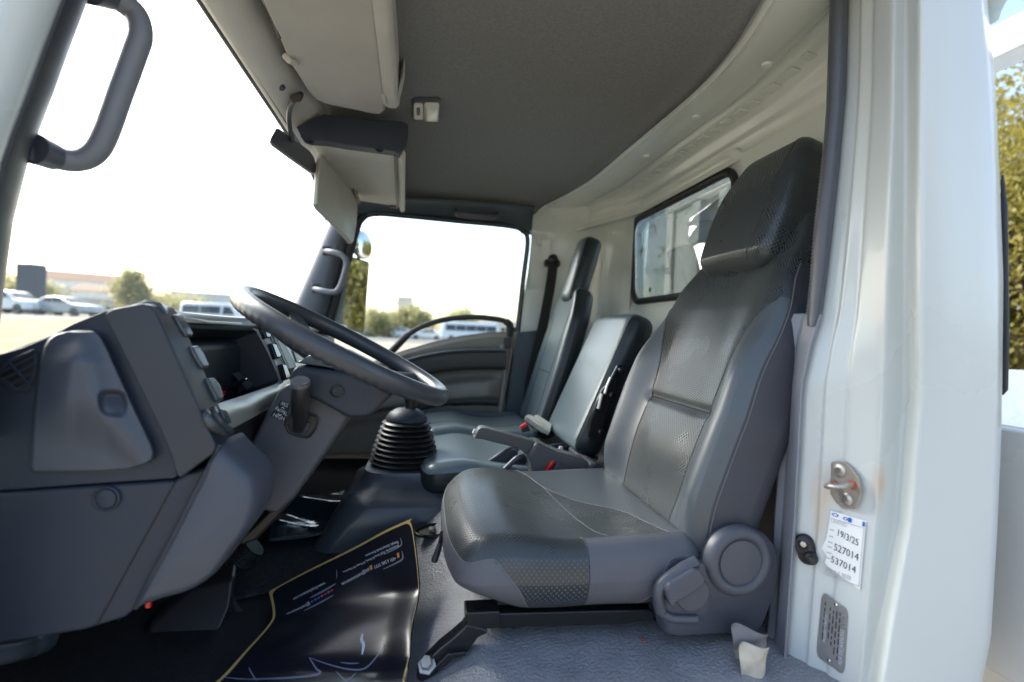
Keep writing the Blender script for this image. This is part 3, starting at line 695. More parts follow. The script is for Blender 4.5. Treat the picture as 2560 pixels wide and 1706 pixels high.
# gold border: band between the sheet edge and a rounded inner line
inn = []
K = 34
for i in range(K): inn.append((i/(K-1), 'top'))
bo, bi = [], []
for i in range(81):
    v = 1-i/80; bo.append((0, v)); bi.append((.028, max(v, .0)))
for i in range(1, 61): u = i/60; bo.append((u, 0)); bi.append((u, .022))
for i in range(1, 81): v = i/80; bo.append((1, v)); bi.append((1-.030, v))
def rc(u, v):   # rounded inner corners
    if u < .10 and v < .075:
        d = math.hypot((.10-u)/.072, (.075-v)/.053)
        if d > 1: return (.10-(.10-u)/d, .075-(.075-v)/d)
    if u > .90 and v < .075:
        d = math.hypot((u-.90)/.070, (.075-v)/.053)
        if d > 1: return (.90+(u-.90)/d, .075-(.075-v)/d)
    return u, v
bi = [rc(min(max(u, .028), .97), max(v, .022)) for u, v in bi]
V = [lift(*p, .0008) for p in bo]+[lift(*p, .0010) for p in bi]; n = len(bo)
mo('gold_border', V, [[i, i+1, n+i+1, n+i] for i in range(n-1)], 'mat_gold', pm, flat=True)
def mtext(s, u, v, sz, m, name='lettering'):
    T, TF = TEXT[s]; V = [lift(u-x*sz*.72, v+y*sz) for x, y in T]; mo(name, V, TF, m, pm, flat=True)
def mquad(pts, m, name='printed_panel', h=.0010):
    mo(name, [lift(a, b, h) for a, b in pts], [list(range(len(pts)))], m, pm, flat=True)
def bar(u0, u1, v0, v1, m, name='printed_panel', h=.0010, k=14):
    V = []; F = []
    for i in range(k+1):
        u = u0+(u1-u0)*i/k; V += [lift(u, v0, h), lift(u, v1, h)]
    F = [[2*i, 2*i+2, 2*i+3, 2*i+1] for i in range(k)]; mo(name, V, F, m, pm, flat=True)
def seen(p): d = np.asarray(p)-CAM; w = d@FW; return np.array([1280+1280*(d@RT)/w, 853-1280*(d@UP)/w])
_UV = [(i/60, j/80) for j in range(81) for i in range(61)]; _PX = np.array([seen(paper(*a)) for a in _UV])
def inv(px, py):   # where on the sheet a printed mark sits
    u, v = _UV[int(np.argmin(((_PX-[px, py])**2).sum(1)))]
    for _ in range(6):
        e = 1e-3; p = seen(paper(u, v)); J = np.stack([(seen(paper(u+e, v))-p)/e, (seen(paper(u, v+e))-p)/e], 1); du = np.linalg.lstsq(J, np.array([px, py])-p, rcond=None)[0]; u, v = u+du[0], v+du[1]
    return np.array([u, v])
def mline(s, p0, p1, hpx, m='print_white'):
    T, TF = TEXT[s]; w = T[:, 0].max(); a, b = inv(*p0), inv(*p1); d = np.array(p1, float)-p0; nrm = np.array([d[1], -d[0]])/np.hypot(*d); nrm = nrm if nrm[1] > 0 else -nrm
    up_ = inv(*(np.array(p0)+nrm*hpx))-a
    mo('lettering', [lift(*(a+(b-a)*x/w+up_*y/.72)) for x, y in T], TF, m, pm, flat=True)
mline('Sharjah, United Arab Emirates', (996, 1353), (913, 1389), 7); mline('Showroom No: 70,66 Souq Al Haraj, Al Ruqa Al Hamra', (997, 1362), (857, 1430), 7)
mline('+971 6 545 7777', (989, 1392), (934, 1416), 9); mline('info@firstchoicecars.ae', (922, 1420), (853, 1460), 9)
mline('www.firstchoicecars.com', (812, 1456), (733, 1497), 8); mline('@firstchoicecarsuae', (774, 1506), (717, 1535), 8)
def mstroke(pts, wpx, m='print_grey', name='print_glint_stroke'):
    C = catmull(np.array(pts, float), 8); n = len(C); V = []; F = []
    T = np.gradient(C, axis=0); T /= np.linalg.norm(T, axis=1)[:, None]; N_ = np.stack([-T[:, 1], T[:, 0]], 1)
    for i in range(n):
        w = wpx*math.sin(math.pi*(.04+.92*i/(n-1)))**.7
        V += [lift(*inv(*(C[i]+N_[i]*w/2)), .0009), lift(*inv(*(C[i]-N_[i]*w/2)), .0009)]
    F = [[2*i, 2*i+2, 2*i+3, 2*i+1] for i in range(n-1)]; mo(name, V, F, m, pm, flat=True)
for pts, w, m in (([(773, 1645), (790, 1672), (800, 1684), (770, 1692), (690, 1698), (600, 1700)], 6, 'print_lilac'), ([(775, 1646), (820, 1662), (870, 1674), (910, 1673), (940, 1645), (962, 1608)], 4, 'print_lilac'), ([(850, 1657), (875, 1660), (898, 1659)], 3, 'print_lilac'), ([(622, 1670), (632, 1690), (642, 1704)], 4, 'print_lilac'), ([(840, 1680), (866, 1702), (890, 1684)], 4, 'print_grey'), ([(560, 1695), (600, 1699), (650, 1701)], 3, 'print_lilac'), ([(907, 1585), (904, 1600), (909, 1615), (905, 1638)], 8, 'print_white'), ([(1001, 1345), (1004, 1362), (985, 1375), (960, 1387)], 3, 'print_grey'), ([(1005, 1378), (1007, 1397), (990, 1409), (958, 1424)], 4, 'print_grey'), ([(842, 1425), (842, 1448)], 2, 'print_grey'), ([(840, 1460), (810, 1478), (775, 1496)], 5, 'print_grey'), ([(835, 1488), (800, 1508), (760, 1528)], 4, 'print_grey')): mstroke(pts, w, m)  # the white squiggle is a painted reflection, the other strokes are print
for c_ in ((996, 1389), (928, 1420)): u, v = inv(*c_); bar(u-.009, u+.009, v-.012, v+.012, 'print_orange', 'icon', k=2)
for i, m in enumerate(('print_red', 'print_grey', 'print_red', 'print_pink', 'print_blue', 'print_grey', 'print_blue')):
    u, v = inv(830-8.3*i, 1477+4.7*i); V, F = ringmesh(lambda a, b: lift(a, b, .0010), u, v, .0068, .0088, .35, 14); mo('icon', V, F, m, pm, flat=True)
# small red clip lying on the floor vinyl
# ------------------------------------------------------------------ pedals and steering shaft boot
def pedal(pts, d, label, arm):
    t = thing('pedal', label, 'pedal', pts[0])
    V, F = prism(pts, d); mo('pad', V, F, 'rubber', t, bev=.006)
    P = np.array(pts); a, b, c, e = P[0], P[1], P[2], P[3]
    nn = -unit(d)
    for k in range(4):
        s = .35+.16*k; p, q = (a*(1-s)+e*s)*.85+(b*(1-s)+c*s)*.15, (a*(1-s)+e*s)*.15+(b*(1-s)+c*s)*.85
        V, F = tube([p+nn*.001, q+nn*.001], .0028, 6); mo('rib', V, F, 'boot_rubber', t)
    V, F = tube(arm, .009, 8); mo('arm', V, F, 'black_metal', t)
pedal([at(578, 1478, 1.16), at(617, 1535, 1.13), at(600, 1612, 1.10), at(560, 1560, 1.12)], (-.02, .02, -.03), 'narrow ribbed brake pedal beside the printed mat', [at(585, 1545, 1.16), at(530, 1480, 1.25), at(500, 1400, 1.3)])
pedal([at(300, 1690, .99), at(345, 1662, .98), at(400, 1700, .95), at(370, 1760, .95)], (-.02, .02, -.03), 'round ribbed clutch pedal at the bottom of the footwell', [at(340, 1700, 1.0), at(300, 1600, 1.1), at(280, 1500, 1.15)])
sb = thing('steering_shaft', 'black steering shaft cover with a small ribbed boot below the knee panel', 'steering shaft', (-.45, 1.12, 1.05))
V, F = prism([at(478, 1470, 1.12), at(590, 1440, 1.12), at(578, 1520, 1.10), at(495, 1720, 1.02), at(330, 1720, 1.02), at(370, 1560, 1.08)], (-.02, .07, 0)); mo('shaft_cover', V, F, 'black_plastic', sb, bev=.012)
R = []
for i in range(13):
    p = at(605+32*i/12, 1395-30*i/12, 1.28); R.append((.036-.004*(i % 2)-.0008*i, p))
V = []; ax_ = unit(R[-1][1]-R[0][1]); prof = [(r, np.dot(p-R[0][1], ax_)) for r, p in R]
V, F = lathe(prof, R[0][1], ax_, 20); mo('ribbed_boot', V, F, 'boot_rubber', sb, ang=30)
# grey cable stay and rag in the lower left corner of the footwell
V, F = tube(catmull([at(-40, 1640, .82), at(30, 1630, .86), at(70, 1615, .90), at(110, 1600, .95)], 6), [.016]*13+[.02]*6, 10); o = mo('wiring_duct', V, F, 'tunnel', None); tag(o, 'grey wiring tube below the dashboard end panel', 'tube')
# ------------------------------------------------------------------ passenger door (closed, far side)
door = mo('passenger_door', *prism([at(1255, 1100, 2.45), at(1262, 1000, 2.45), at(1290, 830, 2.45), at(1220, 832, 2.45), at(1150, 842, 2.45), at(1080, 857, 2.45), at(1010, 878, 2.45), at(930, 905, 2.45), at(830, 940, 2.45), at(700, 960, 2.45), at(650, 1300, 2.45), at(1200, 1300, 2.45)], (0, .05, 0)), 'door_trim', cab, bev=.008, label='closed passenger door with brownish grey trim panel')
# sculpted trim: bright top ledge, hollow, dark armrest band, lower pocket
def dt(u, v):
    px = 800+470*u-12*v; ytop = interp(px, [800, 930, 1010, 1080, 1150, 1220, 1290], [948, 905, 876, 856, 840, 831, 829])
    py = ytop+v*(1130-ytop)
    y = 2.43-.035*sst(0, .06, v)+.030*sst(.10, .22, v)*sst(.50, .30, v)*sst(1.02, .85, u)-.045*sst(.36, .42, v)*sst(.58, .53, v)*sst(1.0, .9, u)+.012*sst(.60, .70, v)
    return at(px, py, y)
V, F, UV = grid(dt, 60, 60); panel = mo('trim_panel', V, F, 'door_trim', door, ang=0)
arm = catmull([at(930, 962, 2.39), at(990, 935, 2.37), at(1060, 913, 2.36), at(1150, 900, 2.36), at(1262, 899, 2.365)], 6)
V, F = sweep(arm, np.array(rrect(.095, .06, .022, 4)), (0, 0, 1)); mo('armrest', V, F, 'dark_trim', door, ang=50)
V, F = sweep(arm+np.array([0, -.028, .044]), rrect(.010, .03, .004, 2), (0, 0, 1)); mo('armrest_edge', V, F, 'teal_trim', door)
V, F = tube(catmull([at(1000, 1035, 2.40), at(1090, 1010, 2.39), at(1180, 1003, 2.39), at(1245, 1005, 2.39)], 6), [.012]*9+[.016]*10, 10, flat=1.2); mo('pocket_rim', V, F, 'dark_trim', door)
V, F = tube(catmull([at(1255, 860, 2.37), at(1262, 930, 2.37), at(1256, 990, 2.37), at(1248, 1040, 2.37)], 6), .012, 10); mo('trim_rib', V, F, 'door_trim', door)
V, F = box(at(1268, 858, 2.375), (.035, .012, .05)); mo('switch_plate', V, F, 'dark_trim', door, bev=.004)
# arched pull handle
hp = catmull([at(965, 893, 2.38), at(990, 868, 2.36), at(1022, 836, 2.35), at(1060, 815, 2.35), at(1110, 800, 2.35), at(1175, 793, 2.35), at(1240, 798, 2.355), at(1265, 805, 2.36), at(1275, 815, 2.37), at(1274, 838, 2.39)], 6)
V, F = sweep(hp, rrect(.028, .03, .010, 3), np.array([0, 0, 1.0])+np.zeros_like(hp)+np.array([[.0, 0, 0]]), caps=True)
V, F = tube(hp, [.016]*12+[.0125]*30+[.017]*(len(hp)-42), 12, up=(0, 1, 0), flat=1.2); mo('pull_handle', V, F, 'dark_trim', door, label='dark arched pull handle rising above the passenger door sill')
# window frame seal and pane
wo_ = catmull([at(820, 812, 2.43), at(845, 720, 2.43), at(868, 640, 2.43), at(886, 575, 2.43), at(905, 546, 2.43), at(940, 535, 2.43), at(1010, 540, 2.43), at(1140, 553, 2.43), at(1272, 566, 2.43), at(1306, 578, 2.43), at(1319, 603, 2.43), at(1308, 700, 2.43), at(1294, 830, 2.43), at(1285, 900, 2.43), at(1275, 1000, 2.43), at(1262, 1090, 2.43)], 8)
wr = np.interp(np.arange(len(wo_)), [0, 24, 36, 60, 90, 127], [.026, .026, .013, .011, .0125, .0125])
V, F = tube(wo_, wr, 12, up=(0, 1, 0), flat=.8); mo('window_frame', V, F, 'rubber', door)
V, F = tube(wo_[36:105]+np.array([0, -.014, 0])+np.array([0, 0, 0]), .0035, 8); mo('frame_strip', V, F, 'teal_trim', door)
P = [wo_[i] for i in range(0, 100, 3)]+[at(1285, 840, 2.43), at(1150, 850, 2.43), at(1000, 890, 2.43), at(800, 960, 2.43)]
V = [p+np.array([0, .035, 0]) for p in P]; mo('window_pane', V, [list(range(len(V)))], 'side_glass', door, flat=True)
# ------------------------------------------------------------------ outside mirrors on the passenger side
em = thing('door_mirror', 'tall rectangular outside mirror on the passenger side reflecting trees', 'mirror', at(880, 730, 2.85))
def mirq(pts, y0, y1):
    return [at(a, b, y0 if i in (0, 3) else y1) for i, (a, b) in enumerate(pts)]
Y0, Y1 = 2.78, 2.92
q = [at(866, 640, Y0), at(923, 657, Y1), at(907, 832, Y1), at(853, 816, Y0)]
MV = np.array(q); c = MV.mean(0); exm = unit(MV[1]-MV[0]); eym = unit(np.cross(np.cross(exm, MV[0]-MV[3]), exm)); nm = unit(np.cross(exm, eym)); nm = nm if nm[1] < 0 else -nm
o2 = np.array([[np.dot(p-c, exm), np.dot(p-c, eym)] for p in MV])
def rnd(poly, r, n=5):
    out = []; k = len(poly)
    for i in range(k):
        p, a, b = poly[i], poly[i-1], poly[(i+1) % k]; ua, ub = unit(a-p), unit(b-p)
        for t in np.linspace(0, 1, n): out.append((p+ua*r)*(1-t)**2+2*p*t*(1-t)+(p+ub*r)*t*t)
    return np.array(out)
o2r = rnd(o2, .02); m3 = frame3(c, exm, eym)
V, F = (m3(o2r*.97)+nm*.004, [list(range(len(o2r)))]); mo('mirror_glass', V, F, 'mirror_glass', em, flat=True)
V, F = loft([m3(o2r*1.02)+nm*.003, m3(o2r*1.04)-nm*.012, m3(o2r*.95)-nm*.05, m3(o2r*.6)-nm*.075]); mo('housing', V, F, 'teal_trim', em, ang=40)
V, F = prism([at(818, 790, 2.75), at(858, 640, 2.75), at(873, 642, 2.78), at(855, 815, 2.78), at(812, 818, 2.75)], (0, .02, 0)); mo('housing_side', V, F, 'teal_trim', em, bev=.004)
V, F = tube([at(840, 830, 2.80), at(838, 700, 2.80), at(842, 660, 2.80)], .012, 10); mo('bracket', V, F, 'black_metal', em)
rm = thing('round_mirror', 'small round convex mirror above the tall outside mirror', 'mirror', at(906, 612, 2.85))
c = at(907, 613, 2.82); nm2 = unit(np.array([1.0, -.62, .12])); 
prof = [(.064, -.012), (.066, -.004)]+[(.064*math.cos(a), .004+.016*math.sin(a)) for a in np.linspace(0, 1.5, 9)]
V, F = lathe([(.060, -.03), (.070, -.02), (.075, -.006), (.075, .004), (.072, .006)], c, nm2, 32); mo('housing', V, F, 'black_plastic', rm, ang=40)
V, F = lathe([(.0715, .0045)]+[(.0715*math.cos(a), .0045+.020*math.sin(a)) for a in np.linspace(.1, 1.55, 9)], c, nm2, 32); mo('convex_glass', V, F, 'mirror_glass', rm, ang=0)
V, F = tube([c-nm2*.02, at(895, 650, 2.84)], .01, 8); mo('stem', V, F, 'black_metal', rm)
# ------------------------------------------------------------------ passenger seat belt
sb = thing('seat_belt', 'black seat belt hanging from the passenger side pillar', 'seat belt', at(1382, 660, 2.36))
c = at(1382, 658, 2.36)
V, F = prism(frame3(c, (1, 0, 0), (0, .1, 1))(rrect(.075, .035, .012, 4)), (0, .03, 0)); mo('anchor', V, F, 'black_plastic', sb, bev=.004)
V, F = lathe([(.024, 0), (.022, .012), (.012, .018), (0, .019)], c+np.array([0, 0, .018]), (0, -1, .1), 18); mo('bolt_cover', V, F, 'black_plastic', sb)
BP = catmull([c+np.array([0, -.01, -.005]), at(1375, 720, 2.345), at(1360, 800, 2.345), at(1340, 890, 2.35), at(1325, 960, 2.36), at(1318, 1040, 2.37)], 6)
V, F = sweep(BP, [(.024, -.001), (-.024, -.001), (-.024, .001), (.024, .001)], (1, .15, 0)); mo('webbing', V, F, 'belt', sb)
# ------------------------------------------------------------------ overhead: visors, shelves, mirror, lamp
def slab(name, pts, d, m, parent, bev=.006, seg=3, **k):
    V, F = prism(pts, d); return mo(name, V, F, m, parent, bev=bev, seg=seg, **k)
vz = thing('sun_visor', 'large light grey sun visor folded up above the steering wheel', 'sun visor', az(800, 100, 2.2))
vp = np.array([az(a, b, 2.198) for a, b in ((560, -230), (653, 0), (700, 100), (716, 140), (722, 156), (745, 190), (768, 228), (788, 250), (815, 262), (880, 275), (930, 286), (952, 288), (963, 278), (955, 200), (934, 0), (905, -260))])
slab('panel', vp, (0, 0, .018), 'visor_vinyl', vz, .007, 4)
c = az(731, 156, 2.196); V, F = tube([az(712, 140, 2.20), az(724, 152, 2.19), az(741, 160, 2.195)], .0065, 10); mo('hinge_pin', V, F, 'light_trim', vz)
V, F = tube([az(700, 90, 2.203), az(690, 60, 2.206), az(640, -60, 2.206)], .006, 8); mo('pivot_rod', V, F, 'dark_trim', vz)
sh = thing('overhead_shelf', 'grey overhead storage shelf lip beside the folded sun visor', 'shelf', (-.1, 1.0, 2.2))
cs = [(-.36, 2.262), (-.30, 2.226), (-.14, 2.216), (-.118, 2.204), (-.100, 2.196), (-.084, 2.197), (-.076, 2.206), (-.074, 2.262)]
A = np.array([(x, .60, z) for x, z in cs]); B = np.array([(x-(.0 if x < -.2 else .018), 1.335, z) for x, z in cs]); V, F = loft([A, B]); mo('tray', V, F, 'light_trim', sh, bev=.004, ang=30)
slab('end_bracket', [az(988, 262, 2.198), az(994, 236, 2.20), az(1009, 178, 2.225), az(1012, 196, 2.235), az(1002, 240, 2.215), az(992, 266, 2.2)], (0, 0, .03), 'light_trim', sh, .002)
slab('lip_end', [az(952, 240, 2.194), az(962, 244, 2.194), az(968, 262, 2.194), az(958, 262, 2.194)], (0, 0, .012), 'light_trim', sh, .002)
# passenger side shelf: dark end cap, light underside
ps = thing('passenger_shelf', 'overhead shelf with dark end cap above the passenger visor', 'shelf', at(890, 400, 1.6))
cap = [(740, 318), (770, 302), (806, 285), (870, 292), (936, 302), (941, 299), (1008, 304), (1020, 311), (1017, 345), (1003, 376), (996, 385), (985, 378), (940, 372), (860, 361), (808, 352), (770, 350), (752, 343)]
slab('end_cap', [at(a, b, 1.44) for a, b in cap], (0, .045, 0), 'dash', ps, .010, 4)
for a, b in ((774, 350), (948, 372)):
    V, F = lathe([(.010, -.003), (.011, .001), (.0075, .002), (.006, -.004), (0, -.004)], at(a, b, 1.445)+np.array([0, .0, -.002]), (0, -.55, -1), 16); mo('screw_cap', V, F, 'dash_dark', ps)
near = [at(762, 345, 1.47), at(800, 352, 1.47), at(985, 380, 1.47), at(1000, 384, 1.47), at(1014, 330, 1.47), at(800, 280, 1.47)]
far = [at(845, 470, 2.33), at(880, 500, 2.33), at(990, 517, 2.33), at(1003, 522, 2.33), at(1010, 490, 2.33), at(880, 470, 2.33)]
V, F = loft([np.array(near), np.array(far)]); mo('underside', V, F, 'light_trim', ps, bev=.008, seg=3, ang=30)
V, F = tube([at(988, 384, 1.475)+np.array([0, 0, -.004]), at(993, 519, 2.325)+np.array([0, 0, -.004])], .0035, 8); mo('seam_rib', V, F, 'dark_trim', ps)
V, F = tube([at(1004, 384, 1.47), at(1006, 525, 2.33)], .011, 10); mo('rolled_edge', V, F, 'light_trim', ps)
V, F = box(at(984, 517, 2.31), (.03, .012, .008)); mo('catch', V, F, 'dark_trim', ps)
pv = thing('sun_visor', 'light grey passenger sun visor swung down beside the overhead shelf', 'sun visor', at(845, 500, 1.9))
D = lambda px: interp(px, [795, 890], [1.56, 2.20])
pvp = [at(a, b, D(a)) for a, b in ((809, 379), (803, 392), (797, 470), (794, 512), (800, 524), (840, 565), (868, 595), (880, 610), (885, 604), (891, 562), (896, 506), (880, 470), (856, 408), (845, 398))]
slab('panel', pvp, (-.016, .004, -.002), 'visor_vinyl', pv, .006, 4)
V, F = tube([at(848, 402, 1.80), at(858, 412, 1.82), at(880, 455, 2.02), at(897, 506, 2.22)], .0065, 8); mo('pivot_rod', V, F, 'dark_trim', pv)
V, F = box(at(853, 406, 1.79), (.03, .02, .02)); mo('pivot_clip', V, F, 'dark_trim', pv, bev=.004)
# interior mirror on its stalk
im = thing('rear_view_mirror', 'grey rear view mirror hanging from the windscreen header', 'mirror', at(735, 380, 1.45))
D = lambda px: interp(px, [676, 792], [1.33, 1.62])
mp = [at(a, b, D(a)) for a, b in ((691, 320), (700, 321), (735, 346), (775, 376), (786, 392), (792, 416), (792, 429), (786, 436), (776, 431), (730, 398), (684, 364), (677, 354), (678, 343))]
slab('housing', mp, (-.010, .016, .001), 'pillar_dark', im, .007, 4)
st_ = catmull([at(742, 240, 1.30), at(736, 250, 1.31), at(725, 268, 1.34), at(722, 295, 1.38), at(726, 330, 1.42), at(733, 352, 1.45)], 6)
V, F = tube(st_, .0062, 10); mo('stalk', V, F, 'pillar_dark', im)
slab('mount', [at(722, 243, 1.29), at(748, 232, 1.29), at(757, 240, 1.29), at(752, 256, 1.29), at(728, 258, 1.29)], (0, .015, .012), 'dark_trim', im, .003)
# dome lamp
dl = thing('interior_lamp', 'small rectangular dome lamp with white lens on the headliner', 'lamp', az(1066, 262, 2.27))
q = [az(a, b, 2.272) for a, b in ((1028, 236), (1104, 238), (1100, 294), (1030, 290))]
fq = lambda u, v, h=0.: (q[0]*(1-u)+q[1]*u)*(1-v)+(q[3]*(1-u)+q[2]*u)*v-np.array([0, 0, h])
o = rrect(1, 1, .18, 5)+.5; V, F = loft([[fq(u, v, 0) for u, v in o], [fq(u, v, .010) for u, v in o], [fq(.5+(u-.5)*.9, .5+(v-.5)*.88, .014) for u, v in o]]); mo('base', V, F, 'pillar_dark', dl, ang=40)
o2 = rrect(.30, .74, .08, 4)+np.array([.24, .5]); V, F = loft([[fq(u, v, .012) for u, v in o2], [fq(u, v, .018) for u, v in o2]]); mo('switch_plate', V, F, 'white_plastic', dl, bev=.001)
o2 = rrect(.12, .34, .05, 4)+np.array([.24, .45]); V, F = loft([[fq(u, v, .017) for u, v in o2], [fq(u, v, .020) for u, v in o2]]); mo('switch', V, F, 'dark_trim', dl)
o2 = rrect(.50, .80, .10, 4)+np.array([.69, .5]); V, F = loft([[fq(u, v, .012) for u, v in o2], [fq(u, v, .020) for u, v in o2], [fq(.69+(u-.69)*.7, .5+(v-.5)*.7, .026) for u, v in o2]]); mo('lens', V, F, 'lens_white', dl, ang=60)
# ------------------------------------------------------------------ dashboard
da = thing('dashboard', 'dark grey truck dashboard with a closed storage lid on its end panel', 'dashboard', (-.5, .95, 1.2))
def outl(pts, y, n=4, closed=True): return [at(a, b, y) for a, b in pts]
up_ = [(-90, 925), (-40, 897), (0, 885), (54, 869), (126, 839), (184, 808), (264, 776), (300, 768), (340, 850), (410, 1000), (440, 1150), (442, 1190), (436, 1197), (200, 1213), (8, 1227), (-90, 1233)]
slab('end_panel', outl(up_, .792), (-.0, .07, 0), 'dash', da, .006, 3)
cap = [(262, 784), (280, 773), (330, 763), (356, 759), (372, 762), (386, 778), (400, 806), (470, 962), (536, 1110), (538, 1122), (530, 1136), (450, 1196), (441, 1189), (425, 1135), (402, 1080), (330, 930), (268, 806)]
slab('hood_side', outl(cap, .772), (-.004, .075, 0), 'dash_dark', da, .009, 4)
# main body of the dash behind the end panels
prof = [(386, 778), (536, 1112), (450, 1196), (8, 1235), (-200, 1235), (-240, 1000), (-120, 930), (54, 878), (264, 790), (350, 772)]
P0 = np.array([at(a, b, .80) for a, b in prof]); near = P0.copy(); near[:, 1] = .835
far = P0.copy(); far[:, 1] = 2.38; far[0, 2] -= .02; far[-1, 2] -= .02
# fascia plane (faces the driver)
TL, BL, TR = at(388, 778, .80), at(540, 1114, .80), at(655, 812, 1.24)
TRb = at(735, 985, 1.24)
fn_ = unit(np.cross(BL-TL, TR-TL)); fn_ = fn_ if fn_[0] > 0 else -fn_
def fp(px, py, lift=0.0):
    d = _ray(px, py); p0 = TL+fn_*lift; return CAM+d*(np.dot(p0-CAM, fn_)/np.dot(d, fn_))
# dash top: thin curved sheet from the fascia top forward to the windscreen
te = catmull([at(388, 770, .80), at(415, 784, .84), at(451, 794, .90), at(500, 799, .97), at(570, 804, 1.08), at(650, 808, 1.24)]+[np.array([-.372, y, 1.640]) for y in (1.6, 2.0, 2.38)], 6)
V = []; F = []
for p in te:
    V += [p+np.array([.002, 0, -.016]), p+np.array([.003, 0, -.006]), p, p+np.array([-.012, 0, .001]), p+np.array([-.06, 0, -.022]), p+np.array([-.20, 0, -.088]), p+np.array([-.46, 0, -.19])]
for i in range(len(te)-1):
    for j in range(6): a = i*7+j; F.append([a, a+1, a+8, a+7])
mo('top_pad', V, F, 'dash_top', da, ang=60, solid=.01)
# fascia frame with the instrument recess
rec = [(449, 806), (520, 810), (624, 816), (640, 830), (668, 880), (697, 948), (694, 957), (680, 964), (600, 992), (540, 1011), (533, 1004), (500, 925), (462, 845)]
out = [(395, 783), (520, 803), (652, 811), (664, 826), (690, 880), (722, 950), (728, 962), (715, 985), (640, 1040), (580, 1072), (552, 1105), (480, 955), (420, 830)]
V = [fp(a, b) for a, b in out]+[fp(a, b) for a, b in rec]; n = len(out)
F = [[i, (i+1) % n, n+(i+1) % n, n+i] for i in range(n)]; fr = mo('fascia', V, F, 'silver_trim', da, solid=.0015, label='silver grey instrument fascia facing the driver')
R0 = np.array([fp(a, b, -.001) for a, b in rec]); cR = R0.mean(0)
R1 = cR+(R0-cR)*.97-fn_*.05; R2 = cR+(R0-cR)*.86-fn_*.13+np.array([0, 0, -.0])
V, F = loft([R0, R1, R2], cap0=False); cl = mo('instrument_recess', V, F, 'dash_dark', da, ang=30)
# dial ticks, needle stem and warning mark on the cluster face
def rp(px, py, l): return fp(px, py, -l)
for i in range(11):
    t = i/10; a = rp(508+30*t, 930+38*t-8*math.sin(math.pi*t)*-1, .118); d = unit(np.array([0, .5, .4]))
    V, F = tube([a, a+np.array([0, .010*(1-t*.6), .004+.004*t])], .0008, 5); mo('dial_tick', V, F, 'print_white', cl)
V, F = tube([rp(571, 971, .05), rp(616, 947, .012)], .0032, 10); mo('trip_stem', V, F, 'black_gloss', cl)
V, F = tube([rp(614, 948, .013), rp(618, 946, .010)], .0036, 10); mo('stem_tip', V, F, 'chrome', cl)
V, F = box(rp(560, 982, .05), (.004, .004, .008)); mo('warning_mark', V, F, 'red_plastic', cl)
V, F = prism([rp(525, 880, .10), rp(540, 884, .10), rp(630, 962, .045), rp(618, 975, .045)], fn_*.002); mo('column_bar', V, F, 'pillar_dark', cl)
# push buttons
def button(pts, h, m='black_gloss', bev=.003):
    P = np.array([fp(a, b, .001) for a, b in pts]); c = P.mean(0)
    V, F = loft([P, c+(P-c)*.98+fn_*h*.8, c+(P-c)*.80+fn_*h]); return mo('push_button', V, F, m, da, bev=bev, ang=50)
mat('button', (.05, .06, .065), .22)
for pts in ([(418, 792), (435, 790), (447, 809), (467, 843), (465, 848), (450, 848), (432, 820)], [(457, 871), (477, 869), (490, 886), (507, 921), (505, 927), (490, 928), (472, 900)], [(499, 951), (518, 949), (533, 968), (543, 1000), (541, 1008), (527, 1010), (512, 980)]): button(pts, .012, 'button')
for pts in ([(640, 812), (651, 813), (667, 846), (662, 850), (655, 850)], [(666, 862), (678, 863), (693, 896), (688, 901), (680, 901)], [(692, 914), (703, 915), (716, 948), (711, 953), (703, 954)]): button(pts, .012, 'black_gloss', .0025)
V, F = prism([fp(a, b, .002) for a, b in ((402, 789), (446, 806), (462, 845), (500, 926), (532, 1004), (548, 1030), (520, 1020), (470, 930))], fn_*.003); mo('switch_panel', V, F, 'dash_dark', da, bev=.001)
# slim vent strip beside the left buttons, with tumbler ticks
V, F = prism([fp(a, b, .005) for a, b in ((404, 790), (414, 790), (500, 985), (522, 1014), (513, 1016), (470, 940))], fn_*.004); mo('vent_strip', V, F, 'dash_dark', da, bev=.001)
for i in range(7):
    V, F = box(fp(462+2.2*i, 882+5.2*i, .007), (.003, .006, .003)); mo('tumbler_tooth', V, F, 'silver_trim', da)
# thumb wheels under the buttons
for o_ in (0, 18):
    P = catmull([fp(514+o_, 1034-o_*.35, .012), fp(520+o_, 1050-o_*.3, .018), fp(535+o_, 1068-o_*.3, .018), fp(553+o_, 1082-o_*.3, .012)], 6)
    V, F = tube(P, .0062, 10, flat=1.3); mo('thumb_wheel', V, F, 'button', da)
V, F = prism([fp(a, b, .001) for a, b in ((537, 1028), (552, 1030), (566, 1062), (560, 1066), (545, 1050))], fn_*.010); mo('push_button', V, F, 'button', da, bev=.003)
# centre vents beyond the cluster
V, F = prism([fp(a, b, .0) for a, b in ((662, 818), (688, 822), (735, 922), (716, 926))], fn_*.006); cv = mo('centre_vent', V, F, 'black_plastic', da, bev=.002)
for i in range(3):
    V, F = tube([fp(668+7*i, 822+i, .008), fp(714+6*i, 922, .008)], .0014, 6); mo('vent_slat', V, F, 'silver_trim', cv)
V, F = prism([fp(a, b, .0) for a, b in ((704, 852), (722, 846), (800, 905), (745, 935))], fn_*.004); mo('centre_fascia', V, F, 'silver_trim', da, bev=.001)
V, F = prism([fp(a, b, .006) for a, b in ((724, 850), (748, 852), (775, 885), (770, 905), (742, 905))], fn_*.002); mo('screen_glare', V, F, 'glare_white', da)  # white patch painted in as glare on the radio screen
V, F = prism([fp(a, b, .0) for a, b in ((698, 832), (715, 838), (720, 850), (706, 852))], fn_*.006); mo('knob', V, F, 'dark_trim', da, bev=.001)
